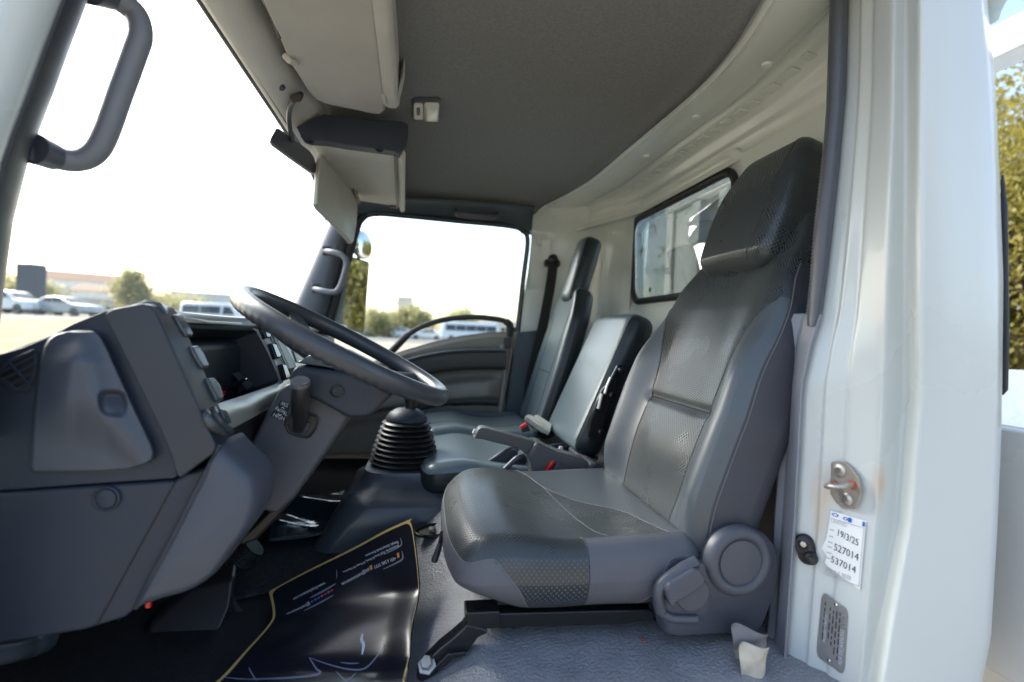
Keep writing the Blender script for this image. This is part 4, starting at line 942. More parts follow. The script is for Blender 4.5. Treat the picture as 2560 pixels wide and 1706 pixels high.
# lower dark throat under the fascia
V, F = prism([at(535, 1100, .86), at(700, 1000, 1.15), at(760, 1010, 1.2), at(720, 1180, 1.2), at(610, 1170, .95)], (-.12, .04, -.02)); mo('throat', V, F, 'black_plastic', da, bev=.004)
V, F = box((-.47, 1.58, 1.50), (.14, 1.50, .22)); mo('inner_body', V, F, 'dash_dark', da, bev=.02)
# storage lid: raised, with finger grip
lx_y = [826, 832, 839, 870, 908, 1023, 1172, 1183]; 
def lid_l(y): return interp(y, [824, 830, 838, 850, 868, 905, 1023, 1168, 1178, 1184], [205, 160, 134, 118, 107, 97, 82, 73, 78, 92])
def lid_r(y): return interp(y, [824, 830, 838, 850, 877, 1000, 1112, 1132, 1148, 1160, 1170, 1176, 1184], [222, 243, 252, 261, 275, 330, 383, 389, 385, 366, 330, 260, 100])
def lid_h(x, y):
    xl, xr = lid_l(y), lid_r(y)
    e = min(sst(0, 9, x-xl+1), sst(0, 9, xr-x+1), sst(0, 8, y-823), sst(0, 8, 1185-y))
    h = .013*e
    rb = interp(y, [826, 850, 880, 930, 980, 1050, 1184], [226, 236, 243, 253, 268, 300, 372])     # right border of the swelling
    lb = interp(x, [80, 191, 268, 325, 380], [1068, 1064, 1084, 1122, 1180])      # lower border
    b = sst(50, -50, x-rb)*sst(60, -80, y-lb)*sst(-5, 90, x-xl)*sst(-5, 90, y-824)
    h += .024*b
    # finger grip
    gx = (x-282-.10*(y-1010))/36; gy = (y-1010)/34; d = (abs(gx)**3.2+abs(gy)**3.2)**(1/3.2)
    h -= .014*sst(1.1, .62, d)*(1-.55*sst(985, 1045, y))
    return h
V, F, UV = grid(lambda u, v: 0, 1, 1); V = []; F = []; NX, NY = 90, 100
for j in range(NY+1):
    y = 824+360*j/NY
    for i in range(NX+1):
        xl, xr = lid_l(y), lid_r(y); x = xl+(xr-xl)*(i/NX); V.append(at(x, y, .792-lid_h(x, y)))
for j in range(NY):
    for i in range(NX): a = j*(NX+1)+i; F.append([a, a+1, a+NX+2, a+NX+1])
mo('storage_lid', V, F, 'lid_plastic', da, ang=0, label='swollen storage compartment lid with a finger grip')
# side window vent in the end panel
vb = [(0, 926), (24, 904), (60, 888), (86, 877), (91, 884), (88, 920), (83, 948), (66, 974), (50, 978), (36, 972), (8, 952), (-14, 940)]
slab('side_vent', outl(vb, .7908), (0, .02, 0), 'ink_black', da, .002)
V, F = tube(np.array([at(a, b, .790) for a, b in vb]), .0028, 6, closed=True); sv = mo('vent_rim', V, F, 'dash', da)
for p, q in (((-8, 934), (90, 888)), ((2, 950), (88, 908)), ((22, 962), (86, 930)), ((40, 976), (80, 954)), ((24, 908), (78, 968))):
    V, F = tube([at(*p, .7885), at(*q, .7885)], .0019, 6, flat=1.0); mo('vent_slat', V, F, 'dash', da)
# lower end panel, round cap, knee bolster
lp_ = [(-90, 1238), (8, 1232), (200, 1218), (438, 1202), (470, 1185), (522, 1168), (432, 1345), (338, 1524), (312, 1546), (213, 1577), (100, 1596), (0, 1612), (-90, 1625)]
slab('lower_end_panel', outl(lp_, .793), (-.02, .06, 0), 'dash', da, .006, 3)
V, F = tube([at(437, 1206, .7925), at(340, 1384, .7925), at(243, 1563, .7925)], .0012, 6); mo('panel_seam', V, F, 'black_plastic', da)
c = at(268, 1246, .792); V, F = lathe([(.0175, -.002), (.0175, .003), (.0155, .0045), (.0138, .003), (.0135, .0005), (.0130, .0005), (.0128, .0035), (.011, .0045), (0, .0048)], c, (0, -1, .03), 32); mo('round_cap', V, F, 'dash', da, ang=35)
kb = [(548, 1108), (575, 1128), (600, 1152), (630, 1182), (643, 1218), (643, 1262), (632, 1298), (617, 1327), (585, 1370), (560, 1405), (532, 1441), (500, 1464), (461, 1483), (405, 1498), (355, 1516), (337, 1523), (380, 1440), (432, 1345), (480, 1250), (522, 1170)]
K0 = np.array([at(a, b, .793) for a, b in kb]); cK = K0.mean(0)
def kring(k, y, dx=0.):
    P = cK+(K0-cK)*k; P = P.copy(); P[:, 1] = y; P[:, 0] += dx; return P
K1 = K0.copy()
rings = [kring(.80, .779), kring(.90, .782), kring(.965, .790), kring(1.0, .808), kring(1.0, .84), kring(.985, .875)]
V, F = loft([catmull(r, 3, closed=True) for r in rings]); mo('knee_bolster', V, F, 'lid_plastic', da, ang=60)
V, F = tube(catmull([at(548, 1110, .787), at(521, 1172, .785), at(480, 1250, .783), at(432, 1345, .783), at(380, 1440, .785), at(340, 1520, .79)], 5), .004, 8); mo('bolster_edge', V, F, 'dash_dark', da)
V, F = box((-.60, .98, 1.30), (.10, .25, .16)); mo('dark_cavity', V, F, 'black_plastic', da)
V, F = box(at(372, 1508, .83), (.006, .006, .012)); mo('red_connector', V, F, 'red_plastic', da)
# ------------------------------------------------------------------ steering column, stalk, wheel
sc_ = thing('steering_column', 'dark grey steering column cover with indicator stalk', 'steering column', (-.3, 1.05, 1.3))
lowc = [(727, 957), (708, 965), (694, 978), (655, 1052), (622, 1114), (630, 1155), (645, 1198), (648, 1240), (640, 1275), (690, 1288), (737, 1242), (800, 1150), (874, 1042), (845, 1012), (800, 985), (760, 965)]
slab('lower_cover', outl(lowc, .985), (0, .15, 0), 'column_plastic', sc_, .010, 4)
slab('shaft_cover', outl([(700, 1248), (722, 1238), (735, 1250), (690, 1300), (640, 1352), (600, 1368), (596, 1350), (640, 1310)], 1.03), (0, .08, 0), 'black_plastic', sc_, .008)
shl = [(722, 950), (728, 930), (738, 914), (752, 916), (866, 932), (940, 960), (985, 985), (963, 1006), (940, 1030), (916, 1045), (870, 1046), (840, 1030), (790, 1002), (742, 985), (726, 968)]
slab('lower_shroud', outl(shl, .955), (0, .19, 0), 'dash', sc_, .014, 4)
slab('upper_shroud', [at(738, 908, .957), at(760, 896, .957), at(782, 880, .965), at(840, 890, .965), at(910, 925, .965), at(868, 928, .957), at(800, 917, .957)], (0, .18, .004), 'dash_top', sc_, .006, 3)
V, F = lathe([(.012, -.002), (.012, .003), (.0095, .004), (.009, -.004), (0, -.004)], at(843, 979, .954), (0, -1, 0), 20); mo('screw_hole', V, F, 'black_plastic', sc_)
# stalk boot opening, stalk and knob
so = [(714, 1062), (730, 1030), (760, 1030), (790, 1040), (797, 1050), (790, 1072), (776, 1090), (766, 1094), (740, 1088), (722, 1080)]
slab('stalk_opening', outl(so, .983), (0, .02, 0), 'black_plastic', sc_, .003)
V, F = tube(np.array(outl(so, .983)), .0025, 6, closed=True); mo('opening_rim', V, F, 'black_plastic', sc_)
slab('switch_block', outl([(757, 1054), (778, 1058), (768, 1082), (748, 1078)], .98), (0, .02, 0), 'dash_dark', sc_, .003)
kp = [at(751, 957, .905), at(752, 963, .906), at(751, 1000, .925), at(750, 1030, .945), at(749, 1052, .962), at(747, 1070, .985)]
V, F = tube(np.array(kp), [.0135, .0162, .0168, .0150, .0118, .0105], 24); stx = mo('indicator_stalk', V, F, 'black_plastic', sc_, ang=40)
axs = unit(kp[0]-kp[2]); V, F = lathe([(.0165, -.007), (.0163, .001), (.0145, .0035), (0, .0042)], np.array(kp[0]), axs, 28); mo('stalk_knob', V, F, 'pillar_dark', stx, ang=40)
# printed legend
lg = [(703, 1001), (727, 1009), (713, 1057), (675, 1040)]
Q = [at(a, b, .9838) for a, b in lg]; legend = mo('legend_plate', *prism(Q, (0, .0006, 0)), 'ink_black', sc_, bev=.0)
fl2 = lambda u, v: np.array([0, -.0008, 0])+((Q[0]*(1-u)+Q[1]*u)*(1-v)+(Q[3]*(1-u)+Q[2]*u)*v)
def ltext(s, u, v, sz):
    T, TF = TEXT[s]; w = T[:, 0].max(); mo('lettering', [fl2(u+(x-w/2)*sz, v-y*sz*.9) for x, y in T], TF, 'print_white', legend, flat=True)
ltext('PASS', .50, .24, .32); ltext('LOW', .50, .60, .25); ltext('HIGH', .50, .95, .32); ltext('R', .10, .58, .32); ltext('L', .91, .66, .32)
for p in ([(.38, .36), (.5, .28), (.62, .36), (.62, .41), (.5, .33), (.38, .41)], [(.38, .67), (.5, .75), (.62, .67), (.62, .72), (.5, .80), (.38, .72)], [(.26, .46), (.31, .53), (.26, .60), (.21, .53)], [(.76, .52), (.81, .59), (.76, .66), (.71, .59)]):
    mo('symbol', [fl2(*a) for a in p], [list(range(len(p)))], 'print_white', legend, flat=True)
# wheel
sw_ = thing('steering_wheel', 'dark grey leather grained steering wheel with ribbed finger grips', 'steering wheel', (-.158, 1.06, 1.60))
E1, E2 = at(600, 727, 1.06), at(1120, 997, 1.06); WCn = (E1+E2)/2; RW = np.linalg.norm(E2-E1)/2-.0165
ed = unit(E2-E1); yd = np.array([0, 1.0, 0]); nw = unit(np.cross(ed, yd)); nw = nw if nw[2] > 0 else -nw
NT, NR = 220, 18; V = []; F = []
for i in range(NT):
    a = 2*math.pi*i/NT; rd = ed*math.cos(a)-yd*math.sin(a); c = WCn+rd*RW
    for j in range(NR):
        b = 2*math.pi*j/NR; r = .0165
        if math.sin(b) < 0 and (0.30*math.pi < a < 1.16*math.pi): r *= 1+.2*(-math.sin(b))*(abs(math.sin(a*36)))-.04
        V.append(c+rd*math.cos(b)*r+nw*math.sin(b)*r*1.08)
for i in range(NT):
    for j in range(NR): F.append([i*NR+j, i*NR+(j+1) % NR, ((i+1) % NT)*NR+(j+1) % NR, ((i+1) % NT)*NR+j])
mo('rim', V, F, 'wheel_skin', sw_, ang=0)
V, F = lathe([(.066, -.075), (.072, -.07), (.078, -.045), (.076, -.030), (.068, -.022), (.045, -.018), (0, -.016)], WCn+ed*.045+yd*.03, nw, 36); mo('hub_pad', V, F, 'dash_top', sw_, ang=50)
for a0 in (40, 140, 222, 318):
    a = rad(a0); rd = ed*math.cos(a)-yd*math.sin(a)
    P = catmull([WCn+ed*.02+rd*.06-nw*.045, WCn+rd*.12-nw*.030, WCn+rd*.17-nw*.014, WCn+rd*(RW-.004)-nw*.002], 5)
    V, F = tube(P, np.linspace(.028, .017, len(P)), 12, up=nw, flat=.45); mo('spoke', V, F, 'wheel_skin', sw_)
# ------------------------------------------------------------------ gear lever
gl_ = thing('gear_lever', 'gear lever stub rising from a black ribbed rubber boot', 'gear lever', (-.055, 1.585, 1.235))
gc = np.array([-.058, 1.585, 1.234]); prof = []
NB = 9
for i in range(NB):
    t = i/NB; r = .103-.036*t**1.25; z = .004+.128*t; dz = .128/NB
    prof += [(r-.010, z), (r-.001, z+dz*.30), (r+.001, z+dz*.45), (r-.001, z+dz*.60), (r-.010, z+dz*.92)]
V, F = lathe(prof, gc, (.02, 0, 1), 40); mo('boot', V, F, 'boot_rubber', gl_, ang=30)
V, F = lathe([(.058, .128), (.063, .134), (.062, .140), (.050, .156), (.034, .166), (.022, .170), (.019, .168)], gc, (.02, 0, 1), 36); mo('boot_cap', V, F, 'dash', gl_, ang=45)
V, F = lathe([(.017, .164), (.018, .175), (.022, .200), (.0225, .212), (.016, .235), (.012, .25), (0, .251)], gc+np.array([.006, 0, 0]), (.04, 0, 1), 24); mo('lever', V, F, 'black_plastic', gl_)
# ------------------------------------------------------------------ handbrake console
hb = thing('handbrake', 'brownish grey handbrake lever pointing up beside the driver seat', 'handbrake', at(1330, 1150, 1.42))
lev = [(1187, 1092), (1197, 1073), (1204, 1070), (1215, 1071), (1281, 1089), (1339, 1105), (1330, 1118), (1316, 1139), (1306, 1129), (1293, 1121), (1240, 1108), (1205, 1099), (1192, 1098), (1184, 1096)]
slab('grip', outl(lev, 1.405), (0, .034, .002), 'brake_plastic', hb, .009, 4)
V, F = tube([at(1197, 1084, 1.42), at(1190, 1081, 1.42), at(1183, 1078, 1.42)], [.0085, .0085, .007], 14); mo('release_button', V, F, 'white_plastic', hb)
body = [(1341, 1106), (1350, 1110), (1394, 1130), (1440, 1143), (1470, 1153), (1479, 1168), (1474, 1185), (1472, 1230), (1330, 1230), (1328, 1175), (1326, 1160), (1318, 1141)]
slab('body', outl(body, 1.39), (0, .07, .0), 'brake_plastic', hb, .010, 4)
V, F = prism([at(1392, 1153, 1.388), at(1445, 1198, 1.388), at(1372, 1192, 1.388)], (0, -.012, 0)); mo('wedge', V, F, 'brake_plastic', hb, bev=.004)
V, F = tube([at(1364, 1184, 1.386), at(1372, 1170, 1.384), at(1384, 1153, 1.384)], [.0075, .0078, .0075], 12, flat=1.0); mo('red_button', V, F, 'red_plastic', hb)
cons = thing('centre_console', 'grey moulded cup holder console behind the handbrake', 'console', at(1400, 1170, 1.5))
slab('end_block', outl([(1472, 1160), (1490, 1157), (1510, 1170), (1516, 1200), (1512, 1260), (1472, 1260)], 1.38), (0, .22, .0), 'seat_plastic', cons, .010, 4)
V, F = tube(catmull([at(1136, 1182, 1.50), at(1190, 1170, 1.50), at(1230, 1150, 1.50), at(1262, 1128, 1.50), at(1280, 1122, 1.52), at(1294, 1126, 1.54)], 5), .006, 10); mo('rim', V, F, 'seat_plastic', cons)
slab('side_wall', outl([(1136, 1184), (1190, 1171), (1230, 1151), (1264, 1130), (1285, 1124), (1296, 1130), (1300, 1230), (1140, 1230)], 1.50), (0, .012, 0), 'tunnel', cons, .003)
V, F = tube(catmull([at(1262, 1174, 1.44), at(1285, 1152, 1.44), at(1296, 1144, 1.44), at(1310, 1141, 1.45), at(1318, 1150, 1.46)], 5), .008, 10); mo('rim', V, F, 'seat_plastic', cons)
slab('cup_wall', outl([(1258, 1178), (1285, 1154), (1297, 1146), (1316, 1150), (1318, 1230), (1258, 1230)], 1.46), (0, .01, 0), 'black_plastic', cons, .002)
V, F = tube(catmull([at(1375, 1116, 1.60), at(1400, 1114, 1.62), at(1440, 1124, 1.62), at(1485, 1138, 1.60), at(1490, 1146, 1.56)], 5), .007, 10); mo('tray_rim', V, F, 'seat_plastic', cons)
slab('tray', outl([(1370, 1118), (1400, 1117), (1440, 1127), (1486, 1142), (1480, 1200), (1370, 1190)], 1.63), (0, .02, 0), 'tunnel', cons, .004)
V, F = box(at(1402, 1122, 1.49), (.012, .012, .014)); mo('latch', V, F, 'white_plastic', cons, bev=.003)
V, F = tube(catmull([at(1478, 1205, 1.36), at(1495, 1192, 1.35), at(1520, 1186, 1.34), at(1536, 1192, 1.33), at(1532, 1215, 1.33)], 5), .010, 10, flat=.6); o = mo('buckle_strap', V, F, 'black_metal', None); tag(o, 'black metal belt anchor strap between driver seat and console', 'bracket')
# ------------------------------------------------------------------ upholstery: rounded blocks, bent and dished, cut into sewn panels
def rblock(a, r, res):
    """rounded box, half sizes a, corner radius r -> V local, F, UV"""
    a = np.array(a, float); V = []; F = []; UVs = []
    def axis_pts(h, n):
        k = max(4, n//5); q = np.sin(np.linspace(0, 1, k+1)*math.pi/2)
        inner = np.linspace(-(h-r), h-r, n+1)
        lo = -(h)+r*(1-np.cos(np.linspace(0, 1, k+1)*math.pi/2))[:-1] ; hi = -lo[::-1]
        return np.concatenate([lo, inner, hi])
    for axn in range(3):
        u, v = (axn+1) % 3, (axn+2) % 3
        pu, pv = axis_pts(a[u], res[u]), axis_pts(a[v], res[v])
        for s in (-1, 1):
            n0 = len(V)
            for y in pv:
                for x in pu:
                    p = np.zeros(3); p[axn] = s*a[axn]; p[u] = x; p[v] = y
                    V.append(p)
            nu = len(pu)
            for j in range(len(pv)-1):
                for i in range(nu-1):
                    q = [n0+j*nu+i, n0+j*nu+i+1, n0+(j+1)*nu+i+1, n0+(j+1)*nu+i]
                    F.append(q if s > 0 else q[::-1])
            UVs += [(x, y) if u != 2 else (y, x) for y in pv for x in pu]
    return np.array(V), F, np.array(UVs)
def round_pts(P, a, r):
    a = np.array(a); q = np.clip(P, -(a-r), a-r); d = P-q; n = np.linalg.norm(d, axis=1)[:, None]; n[n < 1e-9] = 1
    return q+d/n*r
class Pad:
    def __init__(s, a, r, res, deform): s.a, s.r, s.deform = a, r, deform; s.C, s.F, s.UV = rblock(a, r, res)
    def world(s, P): P = np.asarray(P, float).reshape(-1, 3); return s.deform(round_pts(P, s.a, s.r))
    def panels(s, classify, names, parent, solid=0):
        """classify(centres) -> index; one mesh per panel"""
        W = s.world(s.C); Fa = np.array(s.F); cen = s.C[Fa].mean(1); idx = classify(cen); out = {}
        for k, (nm, m, lab) in enumerate(names):
            f = Fa[idx == k]
            if len(f) == 0: continue
            use, inv = np.unique(f.ravel(), return_inverse=True)
            o = mo(nm, W[use], inv.reshape(-1, 4).tolist(), m, parent, ang=0, uv=s.UV[use], label=lab)
            # weld the seams between cube faces for smooth shading
            import bmesh
            bm = bmesh.new(); bm.from_mesh(o.data); bmesh.ops.remove_doubles(bm, verts=bm.verts, dist=1e-5); bm.to_mesh(o.data); bm.free(); o.data.shade_smooth()
            out[nm] = o
        return out
    def seam(s, pts, parent, m='stitch', r=.0011, n=8, name='seam', lift=.0006):
        P = s.world(catmull(np.array(pts, float), n)); V, F = tube(P, r, 6); return mo(name, V, F, m, parent)
    def stitches(s, pts, parent, m='stitch', L=.006, gap=.003, r=.0008):
        P = s.world(catmull(np.array(pts, float), 24)); d = np.r_[0, np.cumsum(np.linalg.norm(np.diff(P, axis=0), axis=1))]; vf = []; t = 0
        while t+L < d[-1]:
            A = np.array([np.interp(x, d, P[:, k]) for x in (t, t+L/2, t+L) for k in range(3)]).reshape(3, 3); vf.append(tube(A, r, 5)); t += L+gap
        return mo('stitching', *join(*vf), m, parent)

# ================= driver seat
ds_ = thing('driver_seat', 'black perforated leather driver seat with grey bolsters and integral headrest', 'seat', (.3, 1.08, 1.12))
CC = np.array([.275, 1.08, 1.228]); CA = (.232, .25, .062)
def cush_def(P):
    x, y, z = P[:, 0].copy(), P[:, 1].copy(), P[:, 2].copy(); a, b, h = CA
    fr = sst(-.02, -a, x)
    X = x+fr*.028*(np.abs(y)/b)**3
    top = np.clip((z+.02)/(h+.02), 0, 1); bot = np.clip(-z/h, 0, 1)
    Z = z+top*(.016*np.exp(-((x+.13)/.075)**2)*(1-.5*(y/b)**2)-.020*np.exp(-((x-.06)/.11)**2)*(1-(y/b)**2)+.010*(np.abs(y)/b)**2*sst(-.05, .12, x)-.014*sst(-.17, -.235, x))
    Z += bot*(.034*sst(-.09, -a, x)+.004*np.sin(x*40)*.2)
    Y = y*(1-.035*sst(-.10, -a, x))-np.sign(y)*bot*.010+np.where(y < 0, -1, 1)*.006*np.exp(-((z)/.035)**2)
    return np.stack([X, Y, Z], 1)+CC
cush = Pad(CA, .042, (90, 90, 30), cush_def)
def L(X, Y): return (X-CC[0], Y-CC[1], CA[2])         # top-surface local point from truck X, Y
SIDE = lambda X, Z: (X-CC[0], -CA[1], Z-CC[2])
bord = np.array([(.10, 1.36), (.225, 1.33), (.262, 1.26), (.285, 1.20), (.335, 1.13), (.40, 1.055), (.425, 1.00), (.437, .93), (.447, .87), (.45, .80)])   # far and rear grey border
def cls(c):
    X, Y, Z = c[:, 0]+CC[0], c[:, 1]+CC[1], c[:, 2]+CC[2]; out = np.zeros(len(c), int)
    far_x = np.interp(Y, bord[::-1, 1], bord[::-1, 0])
    top = c[:, 2] > CA[2]-.020; near = (c[:, 1] < -CA[1]+.024) & ~top; front = (c[:, 0] < -CA[0]+.02) & ~top; far = (c[:, 1] > CA[1]-.024) & ~top; bot = c[:, 2] < -CA[2]+.003
    out[top & (X > far_x)] = 1
    ins = top & (X < far_x) & (X > np.interp(Y, [.86, .873, .91, 1.0, 1.10, 1.20, 1.3], [.36, .335, .322, .312, .300, .286, .27]))
    out[ins] = 2
    out[top & (Y < .868) & (X > .285)] = 3
    out[near & (X > .285)] = 3
    diag = np.interp(Z, [1.165, 1.19, 1.22, 1.25, 1.28, 1.30], [.178, .168, .150, .118, .085, .05])
    out[near & (X <= .285)] = 5; out[near & (X < diag)] = 4
    out[front] = 4; out[far] = 1; out[bot] = 6
    out[near & (X > .385+(Z-1.17)*.55) & (Z < 1.262)] = 7
    return out
cush.panels(cls, [('cushion_top', 'leather_black', None), ('cushion_border', 'vinyl_grey', None), ('cushion_insert', 'leather_black', None), ('cushion_bolster', 'side_cloth', None), ('front_panel', 'side_cloth', None), ('perforated_side', 'leather_black_wide', None), ('underside', 'vinyl_dark', None), ('side_gusset', 'vinyl_dark', None)], ds_)
cush.seam([L(x, y) for x, y in bord[1:-1]], ds_, r=.0012)
cush.seam([L(.335, .875), L(.322, .91), L(.312, 1.0), L(.300, 1.10), L(.286, 1.20)], ds_, r=.0009)
cush.seam([L(.285, .88), L(.285, .868), L(.32, .868), L(.38, .868), L(.445, .866)], ds_, r=.0010)
cush.seam([L(.285, .87), (.285-CC[0], -CA[1]+.01, CA[2]-.01), SIDE(.285, 1.26), SIDE(.285, 1.22), SIDE(.285, 1.168)], ds_, 'stitch_dark', r=.0010)
fe = [(-CA[0]+.002, y, CA[2]-.020) for y in (.22, .1, 0, -.1, -.2)]+[(-CA[0]+.006, -CA[1]+.006, CA[2]-.021)]
cush.seam(fe+[SIDE(.096, 1.267), SIDE(.118, 1.25), SIDE(.150, 1.22), SIDE(.168, 1.19), SIDE(.178, 1.168)], ds_, 'stitch', r=.0013)
cush.seam([SIDE(.384, 1.168), SIDE(.41, 1.215), SIDE(.425, 1.25), SIDE(.445, 1.262), SIDE(.47, 1.262)], ds_, 'stitch', r=.0010)
# backrest
TH = rad(17.6); BB = np.array([.470, 1.08, 1.25]); BU = np.array([math.sin(TH), 0, math.cos(TH)]); BN = np.array([-math.cos(TH), 0, math.sin(TH)])
SL = .40; BA = (.062, .25, SL)       # local: x depth (+ forward), y across, z up (s = z+SL-.02)
def s_of(z): return z+SL-.035
wS = ([-.04, 0, .10, .28, .43, .50, .545, .58, .62, .66, .70, .74, .78], [.232, .238, .250, .256, .240, .226, .212, .198, .184, .174, .164, .148, .12])
def back_def(P):
    x, y, z = P[:, 0], P[:, 1], P[:, 2]; s = s_of(z); w = np.interp(s, *wS)/.25
    k = np.clip((x+.01)/.06, 0, 1)
    yy = np.abs(y)/.25
    f = k*(.036*sst(.50, .92, yy)*(sst(-.02, .12, s)*sst(.52, .34, s))-.010*sst(.85, .3, yy)-.006*np.exp(-((s-.268)/.012)**2)*sst(.62, .5, yy)+.012*np.exp(-((s-.17)/.08)**2)*sst(.7, .2, yy))
    d = x*np.interp(s, [0, .5, .62, .75], [1, 1, .85, .55])+f-.062-.006-.022*sst(.54, .66, s)
    t = y*w
    # the sides swell a little
    return BB+s[:, None]*BU+t[:, None]*np.array([0, 1.0, 0])+d[:, None]*BN+((np.sin(s*9)*.004)[:, None]*BN)
back = Pad(BA, .045, (18, 90, 130), back_def)
def bl(s, t):    # front-surface local point
    w = np.interp(s, *wS)/.25; return (BA[0], np.clip(t/w, -.25, .25), s-SL+.035)
sm = [(.03, .12), (.08, .128), (.17, .135), (.28, .137), (.376, .150), (.44, .172), (.49, .196), (.52, .222), (.532, .245), (.545, .27)]
def clsb(c):
    s = s_of(c[:, 2]); w = np.interp(s, *wS)/.25; t = np.abs(c[:, 1])*w; out = np.full(len(c), 2)
    front = c[:, 0] > -.008; edge = np.interp(s, [a for a, b in sm], [b for a, b in sm])
    out[front & (t <= edge)] = 0; out[front & (t > edge) & (s < .545)] = 1; out[(s >= .545) & (c[:, 0] > -.03)] = 0
    out[front & (s < .268) & (t < edge)] = 3
    out[(np.abs(c[:, 1]) > .232) & (c[:, 0] < .030) & (s < .60)] = 2
    return out
back.panels(clsb, [('back_panel', 'leather_black', None), ('back_bolster', 'vinyl_grey', None), ('back_side', 'vinyl_dark', None), ('lumbar_panel', 'leather_black', None)], ds_)
for sg in (1, -1):
    back.seam([bl(a, sg*b) for a, b in sm], ds_, 'stitch_dark', r=.0012)
    back.seam([(.030, sg*.25, s-SL+.035) for s in (.0, .1, .2, .3, .4, .5, .56, .60)], ds_, 'stitch', r=.0012)
back.seam([bl(.268, t) for t in (-.137, -.07, 0, .07, .137)], ds_, 'stitch_dark', r=.0018)
# headrest
HA = (.060, .142, .155)
def head_def(P):
    x, y, z = P[:, 0], P[:, 1], P[:, 2]; q = (z+HA[2])/(2*HA[2])
    w = np.interp(q, [0, .15, .4, .65, .85, 1], [.86, .93, .97, .93, .81, .64]); d = x*np.interp(q, [0, .1, .6, 1], [.80, .95, 1.0, .75])+.010-.060+np.where(x > 0, .006*(1-(y/.142)**2)*np.sin(q*math.pi), 0)-.022*q*q
    s = z+.745; return BB+s[:, None]*BU+(y*w-.014)[:, None]*np.array([0, 1.0, 0])+d[:, None]*BN
head = Pad(HA, .034, (30, 60, 60), head_def)
def clsh(c): return np.where(c[:, 1] < -.098-(c[:, 2])*.06, 1, 0)
hp_ = head.panels(clsh, [('headrest', 'leather_black', None), ('headrest_side', 'leather_black', None)], ds_)
head.seam([(HA[0], -.098+.155*.06, -.155), (HA[0], -.098+.06*.1, -.10), (HA[0], -.098, 0), (HA[0], -.098-.06*.1, .10), (HA[0]-.03, -.098-.06*.15, .155)], ds_, 'stitch_dark', r=.0016)
# recliner cover with handle
RCY = .812
rc_ = [(1660, 1570), (1645, 1545), (1632, 1490), (1634, 1455), (1645, 1440), (1690, 1405), (1722, 1388), (1745, 1392), (1758, 1370), (1770, 1335), (1795, 1314), (1830, 1307), (1872, 1312), (1905, 1335), (1922, 1370), (1923, 1420), (1905, 1490), (1880, 1550), (1862, 1560), (1760, 1566)]
R0 = np.array([at(a, b, RCY+.03) for a, b in rc_]); cR = np.array(at(1800, 1450, RCY+.03)); R0 = catmull(R0, 4, closed=True)
def rr_(k, y): P = cR+(R0-cR)*k; P[:, 1] = y; return P
V, F = loft([rr_(1.0, RCY+.04), rr_(1.0, RCY+.014), rr_(.975, RCY+.004), rr_(.93, RCY)]); rcv = mo('recliner_cover', V, F, 'seat_plastic', ds_, ang=50)
c = at(1848, 1404, RCY-.003)
V, F = lathe([(.062, -.012), (.061, .002), (.056, .008), (.048, .0095), (.0425, .007), (.0405, .0035), (.0395, .0032), (.0385, .0055), (.030, .0065), (0, .0068)], c, (0, -1, 0), 48); mo('recliner_boss', V, F, 'seat_plastic', rcv, ang=40)
V, F = tube(catmull([at(1652, 1530, RCY-.002), at(1648, 1470, RCY-.003), at(1700, 1425, RCY-.003), at(1740, 1405, RCY-.002)], 6), .010, 10, flat=1.1); mo('cover_ridge', V, F, 'seat_plastic', rcv)
V, F = tube(catmull([at(1652, 1530, RCY-.002), at(1680, 1546, RCY-.002), at(1740, 1548, RCY-.001)], 6), .008, 10); mo('cover_ridge', V, F, 'seat_plastic', rcv)
pad = [(1668, 1492), (1664, 1476), (1672, 1462), (1735, 1424), (1748, 1424), (1764, 1446), (1764, 1460), (1752, 1474), (1704, 1502), (1692, 1510), (1690, 1526), (1678, 1518)]
slab('recliner_handle', outl(pad, RCY-.022), (0, .03, 0), 'seat_plastic', rcv, .007, 4)
V, F = lathe([(.030, 0), (.031, .004), (.029, .006), (0, .0062)], at(1728, 1482, RCY-.001), (0, -1, 0), 28); mo('handle_dish', V, F, 'seat_plastic', rcv)
V, F = tube(catmull([at(1746, 1385, .86), at(1752, 1350, .86), at(1772, 1316, .86), at(1800, 1306, .86)], 6), .008, 10, flat=.5); mo('recliner_plate', V, F, 'black_metal', ds_)
# slide rails and floor brackets
slab('slide_rail', outl([(1166, 1538), (1240, 1534), (1630, 1524), (1640, 1548), (1560, 1562), (1250, 1572), (1166, 1566)], .872), (0, .03, 0), 'black_metal', ds_, .003)
slab('rail_end', outl([(1164, 1532), (1250, 1528), (1252, 1570), (1230, 1574), (1164, 1570)], .866), (0, .042, 0), 'black_metal', ds_, .003)
slab('slide_rail', [p+np.array([0, .36, 0]) for p in outl([(1166, 1538), (1630, 1524), (1640, 1548), (1250, 1572), (1166, 1566)], .872)], (0, .03, 0), 'black_metal', ds_, .003)
br = [(1158, 1572), (1164, 1560), (1216, 1572), (1222, 1584), (1196, 1596), (1178, 1622), (1168, 1634), (1150, 1640), (1120, 1650), (1090, 1688), (1062, 1712), (1040, 1700), (1046, 1680), (1066, 1654), (1100, 1620), (1130, 1596)]
slab('floor_bracket', outl(br, .865), (0, .035, -.004), 'black_metal', ds_, .005, 3)
slab('bracket_flange', outl([(1120, 1636), (1166, 1630), (1166, 1640), (1130, 1648), (1080, 1690), (1070, 1684)], .855), (0, .012, 0), 'black_metal', ds_, .002)
bc = at(1068, 1664, .862)
V, F = lathe([(.016, 0), (.016, .003), (.011, .0035), (.0108, .010), (.009, .012), (0, .0122)], bc, (-.2, -.55, .8), 6); mo('bolt', V, F, 'zinc', ds_)
